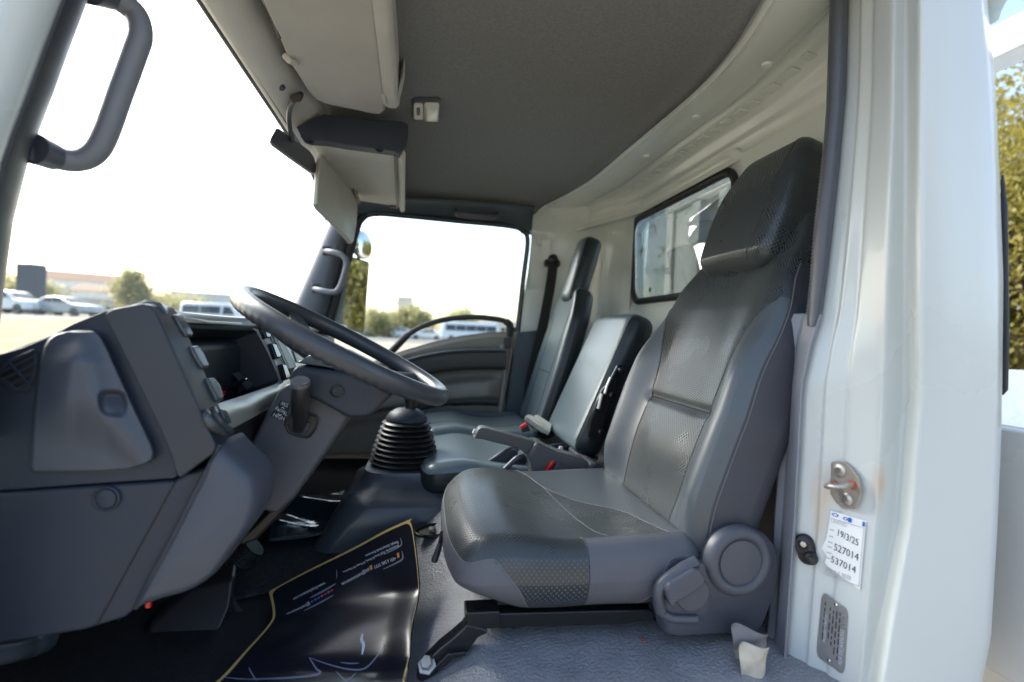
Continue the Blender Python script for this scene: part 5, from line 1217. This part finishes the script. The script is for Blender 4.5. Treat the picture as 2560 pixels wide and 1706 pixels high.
slab('floor_bracket', outl([(1644, 1562), (1690, 1574), (1712, 1584), (1742, 1626), (1738, 1636), (1724, 1634), (1700, 1606), (1676, 1588)], .868), (0, .03, 0), 'black_metal', ds_, .004, 3)
# slide lever in front of the seat
V, F = tube([at(1106, 1330, 1.02), at(1100, 1360, 1.005)], .0045, 8); mo('slide_lever', V, F, 'black_metal', ds_)
V, F = tube([at(1100, 1360, 1.005), at(1096, 1374, 1.0), at(1086, 1402, .985), at(1084, 1407, .983)], [.0052, .0062, .0066, .004], 12); mo('lever_sleeve', V, F, 'black_plastic', ds_)
# ================= passenger and middle seats
def simple_back(t, name, yc, hw, base, ang, L_, th, prof, front='vinyl_teal', side='vinyl_black', dish=.012):
    A_ = (th/2, hw, L_/2); U = np.array([math.sin(rad(ang)), 0, math.cos(rad(ang))]); Nn = np.array([-math.cos(rad(ang)), 0, math.sin(rad(ang))]); b0 = np.array([base[0], yc, base[1]])
    def df(P):
        x, y, z = P[:, 0], P[:, 1], P[:, 2]; s = z+L_/2; w = np.interp(s/L_, *prof)
        d = x-th/2-np.where(x > 0, dish*(1-(y/hw)**2), 0)
        return b0+s[:, None]*U+(y*w)[:, None]*np.array([0, 1.0, 0])+d[:, None]*Nn
    p = Pad(A_, min(th*.42, .035), (12, 26, 34), df)
    p.panels(lambda c: np.where((c[:, 0] > th/2-.016) & (np.abs(c[:, 1]) < hw-.012), 0, 1), [(name, front, None), (name+'_side', side, None)], t); return p
pst = thing('passenger_seat', 'grey vinyl passenger seat with tall headrest beside the far door', 'seat', (.25, 2.12, 1.2))
pb = simple_back(pst, 'backrest', 2.118, .205, (.415, 1.25), 15.4, .62, .085, ([0, .5, .8, .92, 1], [1, 1, .92, .75, .55]))
hd_ = simple_back(pst, 'headrest', 2.115, .088, (.560, 1.79), 15.4, .285, .075, ([0, .3, .7, 1], [1, 1, .95, .72]), dish=-.012)
pb.seam([(.0425, .10, -.31+.02), (.0425, .105, -.1), (.0425, .12, .12), (.0425, .15, .2)], pst, 'stitch_dark', .0014); pb.seam([(.0425, -.10, -.31+.02), (.0425, -.105, -.1), (.0425, -.12, .12), (.0425, -.15, .2)], pst, 'stitch_dark', .0014)
pb.seam([(.0425, t, -.06) for t in (-.105, 0, .105)], pst, 'stitch_dark', .002)
CPA = (.215, .225, .045)
def simple_cush(t, c0, a, m='vinyl_teal', ms='vinyl_black'):
    def df(P):
        x, y, z = P[:, 0], P[:, 1], P[:, 2]; top = np.clip(z/a[2], 0, 1)
        return np.stack([x+.03*(np.abs(y)/a[1])**3*sst(0, -a[0], x), y, z+top*(.012*np.exp(-((x+.10)/.07)**2)-.014*np.exp(-((x-.05)/.10)**2)*(1-(y/a[1])**2))], 1)+np.array(c0)
    p = Pad(a, .036, (24, 26, 10), df); p.panels(lambda c: np.where(c[:, 2] > a[2]-.022, 0, 1), [('cushion', m, None), ('cushion_side', ms, None)], t); return p
cu = simple_cush(pst, (.205, 2.105, 1.232), (.225, .235, .05))
cu.seam([(-.19, .13, .05), (0, .12, .05), (.2, .11, .05)], pst, 'stitch_dark', .0014); cu.seam([(-.19, -.13, .05), (0, -.12, .05), (.2, -.11, .05)], pst, 'stitch_dark', .0014)
mst = thing('middle_seat', 'narrow grey vinyl middle seat with folding backrest and black hinge', 'seat', (.25, 1.65, 1.2))
mb = simple_back(mst, 'backrest', 1.650, .188, (.435, 1.30), 22.5, .465, .09, ([0, .1, .85, 1], [.97, 1, .99, .94]), dish=-.006)
mb.seam([(.045, -.172, z) for z in (-.2, -.1, 0, .1, .2)], mst, 'stitch_dark', .0014)
mc = simple_cush(mst, (.205, 1.64, 1.222), (.225, .215, .045))
# black hinge plates on the middle seat side
hg = [(1470, 1088), (1488, 1110), (1506, 1108), (1512, 1060), (1530, 1000), (1556, 935), (1560, 915), (1545, 912), (1520, 960), (1505, 975), (1490, 1010), (1475, 1050)]
slab('hinge', outl(hg, 1.432), (0, .012, 0), 'black_gloss', mst, .004)
for a, b in ((1553, 926), (1530, 988), (1502, 1081)):
    V, F = lathe([(.011, 0), (.010, .006), (.006, .008), (0, .0082)], at(a, b, 1.43), (0, -1, 0), 16); mo('hinge_bolt', V, F, 'black_metal', mst)
V, F = tube([at(1527, 944, 1.425), at(1518, 964, 1.425), at(1512, 985, 1.425)], .004, 8); mo('hinge_spring', V, F, 'zinc', mst)
V, F = tube([at(1496, 1022, 1.425), at(1505, 985, 1.425)], .005, 8); mo('hinge_spring', V, F, 'zinc', mst)
# cream latch box and red belt buckle between the seats
lb = thing('belt_buckle', 'cream plastic belt buckle lying between passenger and middle seats', 'buckle', at(1345, 1055, 1.78))
slab('buckle_body', [at(1314, 1040, 1.80), at(1322, 1036, 1.84), at(1338, 1042, 1.84), at(1378, 1062, 1.76), at(1376, 1080, 1.74), at(1358, 1070, 1.76)], (.0, .03, -.02), 'white_plastic', lb, .004)
slab('buckle_cap', [at(1335, 1038, 1.79), at(1345, 1037, 1.79), at(1380, 1060, 1.74), at(1376, 1078, 1.73), at(1368, 1066, 1.735)], (0, .015, -.012), 'white_plastic', lb, .003)
rb = thing('seat_buckle', 'black seat belt buckle with red release button on the middle seat cushion', 'buckle', at(1312, 1070, 1.62))
slab('buckle_body', [at(1302, 1074, 1.60), at(1318, 1060, 1.60), at(1326, 1078, 1.60), at(1304, 1082, 1.60)], (.01, .03, -.004), 'black_plastic', rb, .004)
V, F = tube([at(1301, 1070, 1.605), at(1317, 1060, 1.605)], .0068, 10); mo('release_button', V, F, 'red_plastic', rb)
# floor hardware: oval grommet plate, rag, loose clip
fg = thing('floor_anchor', 'oval black rimmed floor anchor with a bolt in front of the driver seat', 'anchor', az(1078, 1328, 1.12))
c = az(1080, 1327, 1.125); o = np.array([(.042*math.cos(t), .024*math.sin(t)) for t in np.linspace(0, 2*math.pi, 28)[:-1]]); m3 = frame3(c, (1, 0, .05), (0, 1, .25))
V, F = tube(m3(o), .0045, 8, closed=True); mo('rim', V, F, 'black_gloss', fg)
V, F = (m3(o)-np.array([0, 0, .002]), [list(range(len(o)))]); mo('plate', V, F, 'dark_trim', fg, flat=True)
V, F = lathe([(.010, 0), (.010, .006), (.007, .009), (0, .0095)], c, (0, -.1, 1), 6); mo('bolt', V, F, 'zinc', fg)
rg = thing('rag', 'crumpled cream and grey rag stuffed between seat base and door pillar', 'rag', at(1870, 1640, .80))
def cloth(pts, y, m, nm, amp):
    P = [at(a, b, y) for a, b in pts]
    f = lambda u, v: (P[0]*(1-u)+P[1]*u)*(1-v)+(P[3]*(1-u)+P[2]*u)*v+np.array([.0015*math.sin(9*v), amp*3*math.sin(5*u+3*v)+amp*2*math.sin(9*v+6*u), amp*.4*math.sin(6*u+1)])
    V, F, UV = grid(f, 18, 20); return mo(nm, V, F, m, rg, ang=0, solid=.002)
cloth([(1830, 1562), (1912, 1580), (1916, 1650), (1842, 1650)], .775, 'cloth_grey', 'grey_fold', .0022)
cloth([(1848, 1614), (1914, 1612), (1908, 1730), (1862, 1730)], .752, 'cloth_cream', 'cream_fold', .002)
V, F = tube(catmull([at(1790, 1606, .85), at(1815, 1622, .84), at(1835, 1640, .83), at(1850, 1660, .82)], 5), .004, 8); o = mo('wire', V, F, 'white_plastic', None); tag(o, 'thin pale wire running from under the seat to the rag', 'wire')
V, F = lathe([(.008, 0), (.008, .004), (.003, .007), (0, .0072)], at(1768, 1620, .84), (.3, -.6, .6), 12); o = mo('white_stud', V, F, 'white_plastic', None); tag(o, 'small white plastic stud on the floor behind the rear seat bracket', 'stud')
V, F = tube(catmull([az(1604, 1590, 1.104), az(1607, 1597, 1.105), az(1612, 1606, 1.104)], 3), .0018, 6); o = mo('red_scrap', V, F, 'rust_ring', None); tag(o, 'tiny red scrap on the vinyl floor under the seat rail', 'scrap')
# ------------------------------------------------------------------ outside: ground, cars, houses, trees, truck bed
mat('sand', (.27, .225, .165), .95, col2=(.36, .32, .25), vscale=.35, bump=.5, bscale=3, bdist=.05, spec=.2)
mat('asphalt', (.14, .135, .13), .9, var=.15, vscale=2)
mat('wall_cream', (.62, .57, .48), .9, var=.06, vscale=.4); mat('wall_white', (.72, .71, .67), .9, var=.05, vscale=.4); mat('wall_tan', (.45, .36, .26), .9, var=.06)
mat('roof_brown', (.34, .20, .13), .9, var=.1); mat('roof_grey', (.38, .36, .34), .9); mat('dark_glass', (.03, .035, .04), .12); mat('grey_box', (.09, .10, .11), .8)
mat('car_white', (.72, .73, .72), .25, coat=.5); mat('car_silver', (.34, .37, .39), .3, metal=.4); mat('car_blue', (.12, .20, .30), .3, coat=.4); mat('tyre', (.02, .02, .02), .9); mat('alloy', (.35, .35, .36), .4, metal=.6)
mat('bark', (.10, .075, .05), .95, var=.2, vscale=20); mat('lamp_red', (.4, .02, .02), .3)
def leafmat(name, c1, c2):
    m = mat(name, c1, .6, col2=c2, vscale=1.2); nt = m.node_tree; b = nt.nodes['Principled BSDF']
    t = nt.nodes.new('ShaderNodeBsdfTranslucent'); t.inputs[0].default_value = (*[min(1, x*1.6) for x in c2], 1); mx = nt.nodes.new('ShaderNodeMixShader'); mx.inputs[0].default_value = .35
    o = [n for n in nt.nodes if n.type == 'OUTPUT_MATERIAL'][0]; nt.links.new(b.outputs[0], mx.inputs[1]); nt.links.new(t.outputs[0], mx.inputs[2]); nt.links.new(mx.outputs[0], o.inputs[0]); return m
leafmat('leaf_olive', (.11, .105, .025), (.26, .23, .05)); leafmat('leaf_far', (.24, .23, .10), (.36, .33, .16)); leafmat('leaf_dry', (.34, .28, .14), (.46, .39, .22))  # leaf_far is paled: washed-out windscreen glare put into the leaf colour
# terrain: flat by the truck, rising to a road embankment ahead on the left
def gz(x, y):
    d = math.hypot(x, y); az_ = math.atan2(x, y)
    left = sst(-.12, -.42, az_)
    return left*(1.38*sst(20, 45, d)+.5*sst(60, 160, d))+(1-left)*(.9*sst(110, 260, d))
V = []; F = []; NA, rr_s = 96, [0, 2, 4, 7, 10, 14, 17, 19, 21, 23, 25, 27, 29, 31, 33, 36, 40, 45, 52, 60, 75, 100, 140, 200, 300, 500, 900]
for r in rr_s:
    for i in range(NA): a = 2*math.pi*i/NA; x, y = r*math.sin(a), r*math.cos(a); V.append((x, y, gz(x, y)-.0))
for j in range(len(rr_s)-1):
    for i in range(NA): F.append([j*NA+i, j*NA+(i+1) % NA, (j+1)*NA+(i+1) % NA, (j+1)*NA+i])
g = mo('ground', V, F, 'sand', None, ang=0); tag(g, 'sandy ground around the parked truck', kind='structure')
def dirp(px, d):
    r = _ray(px, 800); h = math.hypot(r[0], r[1]); return np.array([r[0]/h*d, r[1]/h*d])
def strip(name, d0, d1, p0, p1, m, lab, h=.02):
    V = []; F = []; n = 40
    for i in range(n+1):
        px = p0+(p1-p0)*i/n
        for d in (d0, d1): q = dirp(px, d); V.append((q[0], q[1], gz(*q)+h))
    F = [[2*i, 2*i+2, 2*i+3, 2*i+1] for i in range(n)]
    o = mo(name, V, F, m, None, ang=0); tag(o, lab, kind='structure'); return o
mat('dry_grass', (.30, .21, .10), .95, col2=(.44, .36, .23), vscale=1.1, bump=.6, bscale=6, bdist=.05, spec=.1)
strip('verge', 14, 40, -900, 500, 'dry_grass', 'strip of dry tan grass below the road embankment', .02)
strip('road', 46, 62, -900, 760, 'asphalt', 'grey road on the embankment where the cars are parked', .03)
strip('car_park', 56, 110, 780, 1500, 'asphalt', 'grey parking ground beyond the passenger window', .03)
# --- vehicles
def profile_body(prof, w, tuck=.0):
    """side outline (x,z) lofted across the width, with tumblehome"""
    P = np.array(prof); zt = P[:, 1].max(); R = []
    for t in (-1, -.94, -.75, 0, .75, .94, 1):
        k = 1-.05*(abs(t) > .9)-.05*(abs(t) > .97); c = P.mean(0); q = c+(P-c)*k
        R.append([(x, t*w/2*(1-.16*max(0, (z-.95)/1.0)) if True else 0, z) for x, z in q])
    return loft(R)
def vehicle(name, kind, px, base_py, dist, heading, m, label, cat, zoff=0.0, group='vehicles parked beyond the truck'):
    q = dirp(px, dist); z0 = gz(*q)+.03+zoff; t = thing(name, label, cat, (q[0], q[1], z0), group)
    ca, sa = math.cos(heading), math.sin(heading)
    def W(V): V = np.asarray(V, float).reshape(-1, 3); return np.stack([q[0]+V[:, 0]*ca-V[:, 1]*sa, q[1]+V[:, 0]*sa+V[:, 1]*ca, z0+V[:, 2]], 1)
    if kind == 'suv':
        L_, w, wh = 4.7, 1.85, .36; body = [(-2.3, .35), (-2.35, .75), (-2.28, 1.05), (-2.15, 1.12), (-1.98, 1.58), (-1.7, 1.68), (.2, 1.68), (.45, 1.62), (1.15, 1.10), (2.1, .98), (2.32, .80), (2.36, .40), (2.2, .28), (-2.2, .28)]
        win = [[(-1.85, 1.14), (-1.7, 1.54), (-.75, 1.58), (-.75, 1.14)], [(-.68, 1.14), (-.68, 1.58), (.15, 1.58), (.28, 1.54), (.85, 1.14)]]; wx = (-1.4, 1.42)
    elif kind == 'sedan':
        L_, w, wh = 4.6, 1.8, .33; body = [(-2.25, .35), (-2.3, .8), (-2.2, 1.0), (-1.6, 1.05), (-.95, 1.42), (-.3, 1.47), (.3, 1.42), (1.05, 1.0), (2.1, .88), (2.28, .7), (2.3, .4), (2.1, .25), (-2.1, .25)]
        win = [[(-1.35, 1.04), (-.88, 1.36), (-.3, 1.40), (-.3, 1.02)], [(-.24, 1.02), (-.24, 1.40), (.25, 1.36), (.8, 1.0)]]; wx = (-1.4, 1.4)
    elif kind == 'van':
        L_, w, wh = 5.3, 1.9, .35; body = [(-2.65, .4), (-2.68, 1.2), (-2.55, 2.1), (-2.35, 2.24), (1.3, 2.24), (1.6, 2.1), (2.3, 1.35), (2.6, 1.15), (2.68, .75), (2.6, .35), (-2.5, .3)]
        win = [[(-2.3, 1.35), (-2.3, 1.95), (-.95, 1.95), (-.95, 1.35)], [(-.88, 1.35), (-.88, 1.95), (.75, 1.95), (.75, 1.35)], [(.95, 1.30), (.95, 1.95), (1.45, 1.95), (2.0, 1.32)]]; wx = (-1.7, 1.75)
    else:
        L_, w, wh = 7.6, 2.2, .42; body = [(-3.8, .45), (-3.85, 1.4), (-3.78, 2.5), (-3.6, 2.68), (3.4, 2.68), (3.65, 2.5), (3.85, 1.4), (3.85, .5), (3.6, .38), (-3.6, .38)]
        win = [[(-3.5+i*1.35, 1.5), (-3.5+i*1.35, 2.25), (-3.5+i*1.35+1.27, 2.25), (-3.5+i*1.35+1.27, 1.5)] for i in range(5)]; wx = (-2.3, 2.4)
    V, F = profile_body(body, w); bd = mo('body', W(V), F, m, t, ang=45, bev=.03)
    for s in (-1, 1):
        for pg in win:
            V = [(x, s*(w/2*(1-.16*max(0, z-.95))+.006), z) for x, z in pg]; V, F = prism(V, (0, s*.008, 0)); mo('window', W(V), F, 'dark_glass', t)
        for x in wx:
            c = W([(x, s*(w/2-.09), wh)])[0]; a = W([(0, 1, 0)])[0]-W([(0, 0, 0)])[0]
            V, F = lathe([(wh*.62, -.11), (wh, -.10), (wh, .10), (wh*.66, .115)], c, a*s, 24); wl_ = mo('wheel', V, F, 'tyre', t, ang=40)
            V, F = lathe([(wh*.66, .10), (wh*.60, .118), (.06, .105), (0, .11)], c, a*s, 14); mo('rim', V, F, 'alloy', wl_)
        V, F = box((L_/2-.12, s*w*.36, .78 if kind != 'bus' else .9), (.08, .32, .14)); mo('headlight', W(V), F, 'lens_white', t, bev=.02)
        V, F = box((-L_/2+.10, s*w*.42, .95), (.06, .16, .26)); mo('tail_light', W(V), F, 'lamp_red', t, bev=.02)
        if kind in ('suv', 'sedan', 'van'):
            V, F = box((.78, s*(w/2+.06), 1.12), (.12, .18, .12)); mo('side_mirror', W(V), F, m, t, bev=.03)
    if kind in ('suv', 'sedan', 'van'):
        ws = [(win[-1][-1][0]+.03, win[-1][-1][1]), (win[-1][-2][0]+.05, win[-1][-2][1]+.02)]
        V = [(ws[0][0]+.2, -w*.40, ws[0][1]), (ws[0][0]+.2, w*.40, ws[0][1]), (ws[1][0]+.1, w*.34, ws[1][1]), (ws[1][0]+.1, -w*.34, ws[1][1])]; V, F = prism(V, (.05, 0, .03)); mo('windscreen', W(V), F, 'dark_glass', t)
    return t
vehicle('parked_car', 'suv', 30, 785, 53.0, rad(-14), 'car_white', 'white estate car on the embankment at the far left', 'car')
vehicle('parked_car', 'sedan', 165, 785, 51.0, rad(-12), 'car_silver', 'silver grey saloon nosing out behind the white estate car', 'car', -.05)
vehicle('minibus', 'van', 540, 800, 50.0, rad(-6), 'car_white', 'white minibus seen over the instrument cluster', 'minibus', -.55)
vehicle('parked_car', 'sedan', 968, 845, 86.0, rad(184), 'car_blue', 'dark blue saloon half hidden behind a white car', 'car')
vehicle('parked_car', 'sedan', 1000, 850, 76.0, rad(178), 'car_white', 'white saloon parked in front of the trees', 'car')
vehicle('parked_car', 'sedan', 1066, 850, 72.0, rad(184), 'car_white', 'white saloon just left of the white bus', 'car', -.05)
vehicle('bus', 'bus', 1175, 845, 69.0, rad(178), 'car_white', 'white bus seen through the arched door handle', 'bus', -.1)
vehicle('parked_car', 'sedan', 918, 848, 76.0, rad(95), 'car_silver', 'silver car partly behind the tall outside mirror', 'car')
# --- buildings
def house(px, d, w, dep, h, m, label, roof=None, group='low houses on the skyline', nwin=3, zb=None, name='house', cat='house'):
    q = dirp(px, d); z0 = gz(*q)-.2 if zb is None else zb; t = thing(name, label, cat, (q[0], q[1], z0), group); f = unit(np.array([q[0], q[1], 0])); r = np.array([f[1], -f[0], 0]); R_ = np.array([r, f, (0, 0, 1)]).T
    c = np.array([q[0], q[1], z0])
    V, F = box((0, 0, h/2), (w, dep, h)); mo('wall', V@R_.T+c, F, m, t)
    if roof == 'pitched':
        V = [(-w*.53, -dep*.55, h+.02), (w*.53, -dep*.55, h+.02), (w*.53, dep*.55, h+.02), (-w*.53, dep*.55, h+.02), (-w*.40, 0, h+h*.30), (w*.40, 0, h+h*.30)]; F = [[0, 1, 5, 4], [2, 3, 4, 5], [1, 2, 5], [3, 0, 4], [3, 2, 1, 0]]; mo('roof', np.array(V)@R_.T+c, F, 'roof_brown', t, flat=True)
    else:
        V, F = box((0, 0, h+.18), (w*1.03, dep*1.03, .3)); mo('parapet', V@R_.T+c, F, 'wall_white' if roof != 'brown' else 'roof_brown', t)
    for i in range(nwin):
        x = (-.5+(i+.5)/nwin)*w
        V, F = box((x, -dep/2-.01, h*.55), (w/nwin*.42, .12, h*.30)); wi = mo('window', V@R_.T+c, F, 'wall_white', t); V, F = box((x, -dep/2-.06, h*.55), (w/nwin*.34, .08, h*.24)); mo('pane', V@R_.T+c, F, 'dark_glass', wi)
    return t
hs_ = [(110, 120, 14, 8, 4.2, 'wall_cream', 'cream flat house behind the grey sign box', None), (205, 135, 17, 8, 6.3, 'wall_white', 'house with a brown roof behind the silver car', 'pitched'), (268, 110, 9, 7, 3.8, 'wall_white', 'small white house with gabled roof left of the big tree', 'pitched'), (300, 128, 10, 8, 3.2, 'wall_tan', 'low tan house partly behind the big tree', None),
       (400, 115, 11, 8, 3.0, 'wall_cream', 'low cream house right of the big tree', 'brown'), (450, 120, 9, 7, 2.6, 'wall_tan', 'tan wall house between tree and white villa', None), (520, 125, 13, 9, 5.0, 'wall_white', 'two storey white villa above the minibus', None), (590, 130, 12, 8, 3.6, 'wall_cream', 'cream house with flat roof right of the white villa', None), (660, 140, 12, 8, 3.4, 'wall_white', 'white house near the steering wheel rim on the skyline', 'brown'),
       (160, 95, 16, 6, 2.2, 'wall_cream', 'long pale garden wall house behind the two cars', None)]
for a in hs_: house(*a)
house(988, 95, 3.2, 3, 2.4, 'wall_white', 'small white hut between the trees beyond the passenger window', 'pitched', group=None, nwin=1)
house(1011, 150, 4.2, 4.5, 9.8, 'wall_cream', 'slim pale tower block among trees beyond the passenger window', None, group=None, nwin=2, name='tower', cat='tower')
house(890, 120, 10, 6, 3.6, 'wall_cream', 'cream building behind the tall outside mirror', None, group=None)
house(1260, 130, 12, 6, 3.8, 'wall_cream', 'pale building at the right end of the passenger window', None, group=None)
# sign box with lamp pole on the left; lamp pole on the right
q = dirp(76, 60); z0 = gz(*q); t = thing('sign_box', 'dark grey box sign with a thin lamp pole above the white estate car', 'sign', (q[0], q[1], z0))
V, F = box((q[0], q[1], z0+2.6), (1.75, .9, 3.3)); mo('box', V, F, 'grey_box', t, bev=.06)
V, F = box((q[0], q[1], z0+.5), (.5, .4, 1.0)); mo('foot', V, F, 'grey_box', t)
V, F = tube([(q[0]-.1, q[1], z0+4.2), (q[0]-.1, q[1], z0+7.6)], .06, 8); mo('pole', V, F, 'grey_box', t)
V, F = box((q[0]-.1, q[1], z0+7.6), (.55, .3, .16)); mo('lamp_head', V, F, 'grey_box', t, bev=.04)
q = dirp(1213, 80); z0 = gz(*q); t = thing('lamp_post', 'thin pale lamp post behind the white bus', 'lamp post', (q[0], q[1], z0))
V, F = tube([(q[0], q[1], z0), (q[0], q[1], z0+4.0), (q[0], q[1], z0+6.3)], [.09, .08, .06], 8); mo('pole', V, F, 'roof_grey', t)
V, F = box((q[0], q[1], z0+6.3), (.6, .3, .14)); mo('lamp_head', V, F, 'roof_grey', t, bev=.04)
# --- trees: trunk with limbs and a crown of many small leaf faces in clumps
def tree(x, y, z, h, cr, m, label, nleaf=5000, leaf=.16, trunk_h=.35, seed=1, group='trees around the yard', squash=1.0, cat='tree', cone=False, name='tree'):
    rg_ = np.random.default_rng(seed); t = thing(name, label, cat, (x, y, z), group)
    c = np.array([x, y, z]); top = c+np.array([0, 0, h*trunk_h]); vf = [tube([c, c*.5+top*.5+rg_.normal(0, .04*h*.2, 3)*[1, 1, 0], top], [h*.030+.05, h*.024+.03, h*.018+.02], 8)]
    nb = 16; cl = []
    for i in range(nb):
        a = rg_.uniform(0, 2*math.pi); e = rg_.uniform(.15, 1.0); r = cr*rg_.uniform(.35, .95); hh = h*trunk_h*.8+(h-h*trunk_h)*rg_.uniform(.15, .88)
        if cone: r *= max(.15, 1.15-hh/h)
        p = c+np.array([r*math.cos(a), r*math.sin(a), hh]); mid = top*.6+p*.4+np.array([0, 0, .05*h]); vf.append(tube([top*.9+c*.1, mid, p], [h*.012+.015, h*.008+.01, .01], 5)); cl.append(p)
    for i in range(26):
        a = rg_.uniform(0, 2*math.pi); u = rg_.uniform(0, 1); zz = h*trunk_h*.7+(h*(1-trunk_h*.7))*u; rr = cr*math.sqrt(max(.04, 1-((u-.42)/.62)**2))*rg_.uniform(.3, 1.0)
        if cone: rr = cr*(1-u)*rg_.uniform(.3, 1)
        cl.append(c+np.array([rr*math.cos(a), rr*math.sin(a), zz]))
    mo('trunk', *join(*vf), 'bark', t)
    cl = np.array(cl); k = rg_.integers(0, len(cl), nleaf); sp = cr*rg_.uniform(.16, .34, len(cl))
    P = cl[k]+rg_.normal(0, 1, (nleaf, 3))*sp[k][:, None]*np.array([1, 1, .75*squash]); P[:, 2] = np.maximum(P[:, 2], z+h*trunk_h*.35)
    d1 = rg_.normal(0, 1, (nleaf, 3)); d1 /= np.linalg.norm(d1, axis=1)[:, None]; d2 = np.cross(d1, rg_.normal(0, 1, (nleaf, 3))); d2 /= np.linalg.norm(d2, axis=1)[:, None]; s = leaf*rg_.uniform(.6, 1.4, (nleaf, 1))
    V = np.stack([P-d1*s, P+d2*s*.45, P+d1*s, P-d2*s*.45], 1).reshape(-1, 3); F = np.arange(nleaf*4).reshape(-1, 4)
    me = bpy.data.meshes.new('crown'); me.vertices.add(len(V)); me.vertices.foreach_set('co', (V-c).ravel()); me.loops.add(nleaf*4); me.loops.foreach_set('vertex_index', F.ravel()); me.polygons.add(nleaf); me.polygons.foreach_set('loop_start', np.arange(nleaf)*4); me.polygons.foreach_set('loop_total', np.full(nleaf, 4)); me.update(calc_edges=True); me.materials.append(MAT[m])
    o = bpy.data.objects.new('crown', me); COL.objects.link(o); o.parent = t
    return t
def tree_at(px, d, h, cr, m, label, **k): q = dirp(px, d); return tree(q[0], q[1], gz(*q), h, cr, m, label, **k)
F_ = 'trees on the skyline'
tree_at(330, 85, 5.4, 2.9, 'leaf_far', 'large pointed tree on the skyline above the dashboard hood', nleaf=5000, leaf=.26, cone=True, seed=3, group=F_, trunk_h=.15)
tree_at(12, 95, 4.4, 3.6, 'leaf_dry', 'dry tree at the far left edge behind the pillar', nleaf=3000, leaf=.26, seed=5, group=F_, trunk_h=.15)
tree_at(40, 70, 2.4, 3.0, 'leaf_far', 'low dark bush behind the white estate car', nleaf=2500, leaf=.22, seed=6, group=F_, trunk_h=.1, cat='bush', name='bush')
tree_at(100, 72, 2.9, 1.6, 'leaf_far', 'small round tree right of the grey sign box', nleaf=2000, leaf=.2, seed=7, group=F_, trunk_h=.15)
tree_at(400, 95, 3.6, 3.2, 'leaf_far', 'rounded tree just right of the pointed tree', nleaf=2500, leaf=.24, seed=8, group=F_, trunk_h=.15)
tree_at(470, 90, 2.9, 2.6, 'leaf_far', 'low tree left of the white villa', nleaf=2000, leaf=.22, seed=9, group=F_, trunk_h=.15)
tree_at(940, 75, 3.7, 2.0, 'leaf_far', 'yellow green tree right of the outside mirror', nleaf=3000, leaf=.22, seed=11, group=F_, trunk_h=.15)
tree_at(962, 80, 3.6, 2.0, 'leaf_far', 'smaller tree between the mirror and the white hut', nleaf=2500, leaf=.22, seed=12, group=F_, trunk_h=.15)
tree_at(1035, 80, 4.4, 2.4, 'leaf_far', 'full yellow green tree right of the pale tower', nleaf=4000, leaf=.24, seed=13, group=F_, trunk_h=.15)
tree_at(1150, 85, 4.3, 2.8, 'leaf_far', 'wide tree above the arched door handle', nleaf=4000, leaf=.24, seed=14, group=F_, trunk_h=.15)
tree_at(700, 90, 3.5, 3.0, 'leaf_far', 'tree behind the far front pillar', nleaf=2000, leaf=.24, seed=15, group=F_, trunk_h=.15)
# trees close behind the truck (right edge of the view, and what the mirrors and paint see)
B_ = 'trees close behind the truck'
tree(9.6, 6.4, 0, 6.2, 2.6, 'leaf_olive', 'tall yellow olive tree behind the cargo bed at the right edge', nleaf=60000, leaf=.045, seed=21, group=B_, trunk_h=.18)
tree(12.5, 10.2, 0, 5.4, 2.6, 'leaf_olive', 'second olive tree further behind the cargo bed', nleaf=40000, leaf=.06, seed=22, group=B_, trunk_h=.18)
tree(8.8, 9.6, 0, 5.8, 2.8, 'leaf_olive', 'olive tree reflected in the tall outside mirror', nleaf=30000, leaf=.07, seed=23, group=B_, trunk_h=.15)
tree(13.5, 15.0, 0, 6.8, 3.4, 'leaf_olive', 'large olive tree behind the passenger side of the truck', nleaf=14000, leaf=.14, seed=24, group=B_, trunk_h=.15)
tree(15.5, 6.0, 0, 6.6, 3.0, 'leaf_olive', 'olive tree straight behind the cargo bed', nleaf=12000, leaf=.13, seed=25, group=B_, trunk_h=.15)
tree(5.0, -11.5, 0, 5.6, 2.8, 'leaf_olive', 'olive tree across the yard mirrored in the white pillar paint', nleaf=9000, leaf=.14, seed=26, group=B_, trunk_h=.18)
# --- cargo bed behind the cab
tb = thing('cargo_bed', 'white cargo bed with tall post frame behind the cab', 'truck bed', (2.4, 1.55, .9))
V, F = box((2.75, 1.55, .98), (3.1, 1.92, .10)); mo('deck', V, F, 'bed_paint', tb, bev=.01)
for y, nm in ((.60, 'side_board'), (2.50, 'side_board')):
    V, F = box((2.75, y, 1.265), (3.1, .04, .56)); mo(nm, V, F, 'bed_paint', tb, bev=.012)
V, F = box((1.17, 1.55, 1.25), (.04, 1.94, .50)); mo('front_board', V, F, 'bed_paint', tb, bev=.01)
for y in (.66, 1.12, 1.62, 1.98, 2.20, 2.46):
    V, F = box((1.22, y, 1.90), (.06, .075, 1.0)); mo('post', V, F, 'bed_paint', tb, bev=.008)
V, F = box((1.22, 1.55, 2.32), (.075, 1.92, .075)); mo('top_rail', V, F, 'bed_paint', tb, bev=.008)
V, F = box((1.22, 2.33, 1.95), (.03, .30, .9)); mo('guard_panel', V, F, 'bed_paint', tb, bev=.006)
P0, P1 = at(2470, 108, .98), at(2600, 40, 2.9)
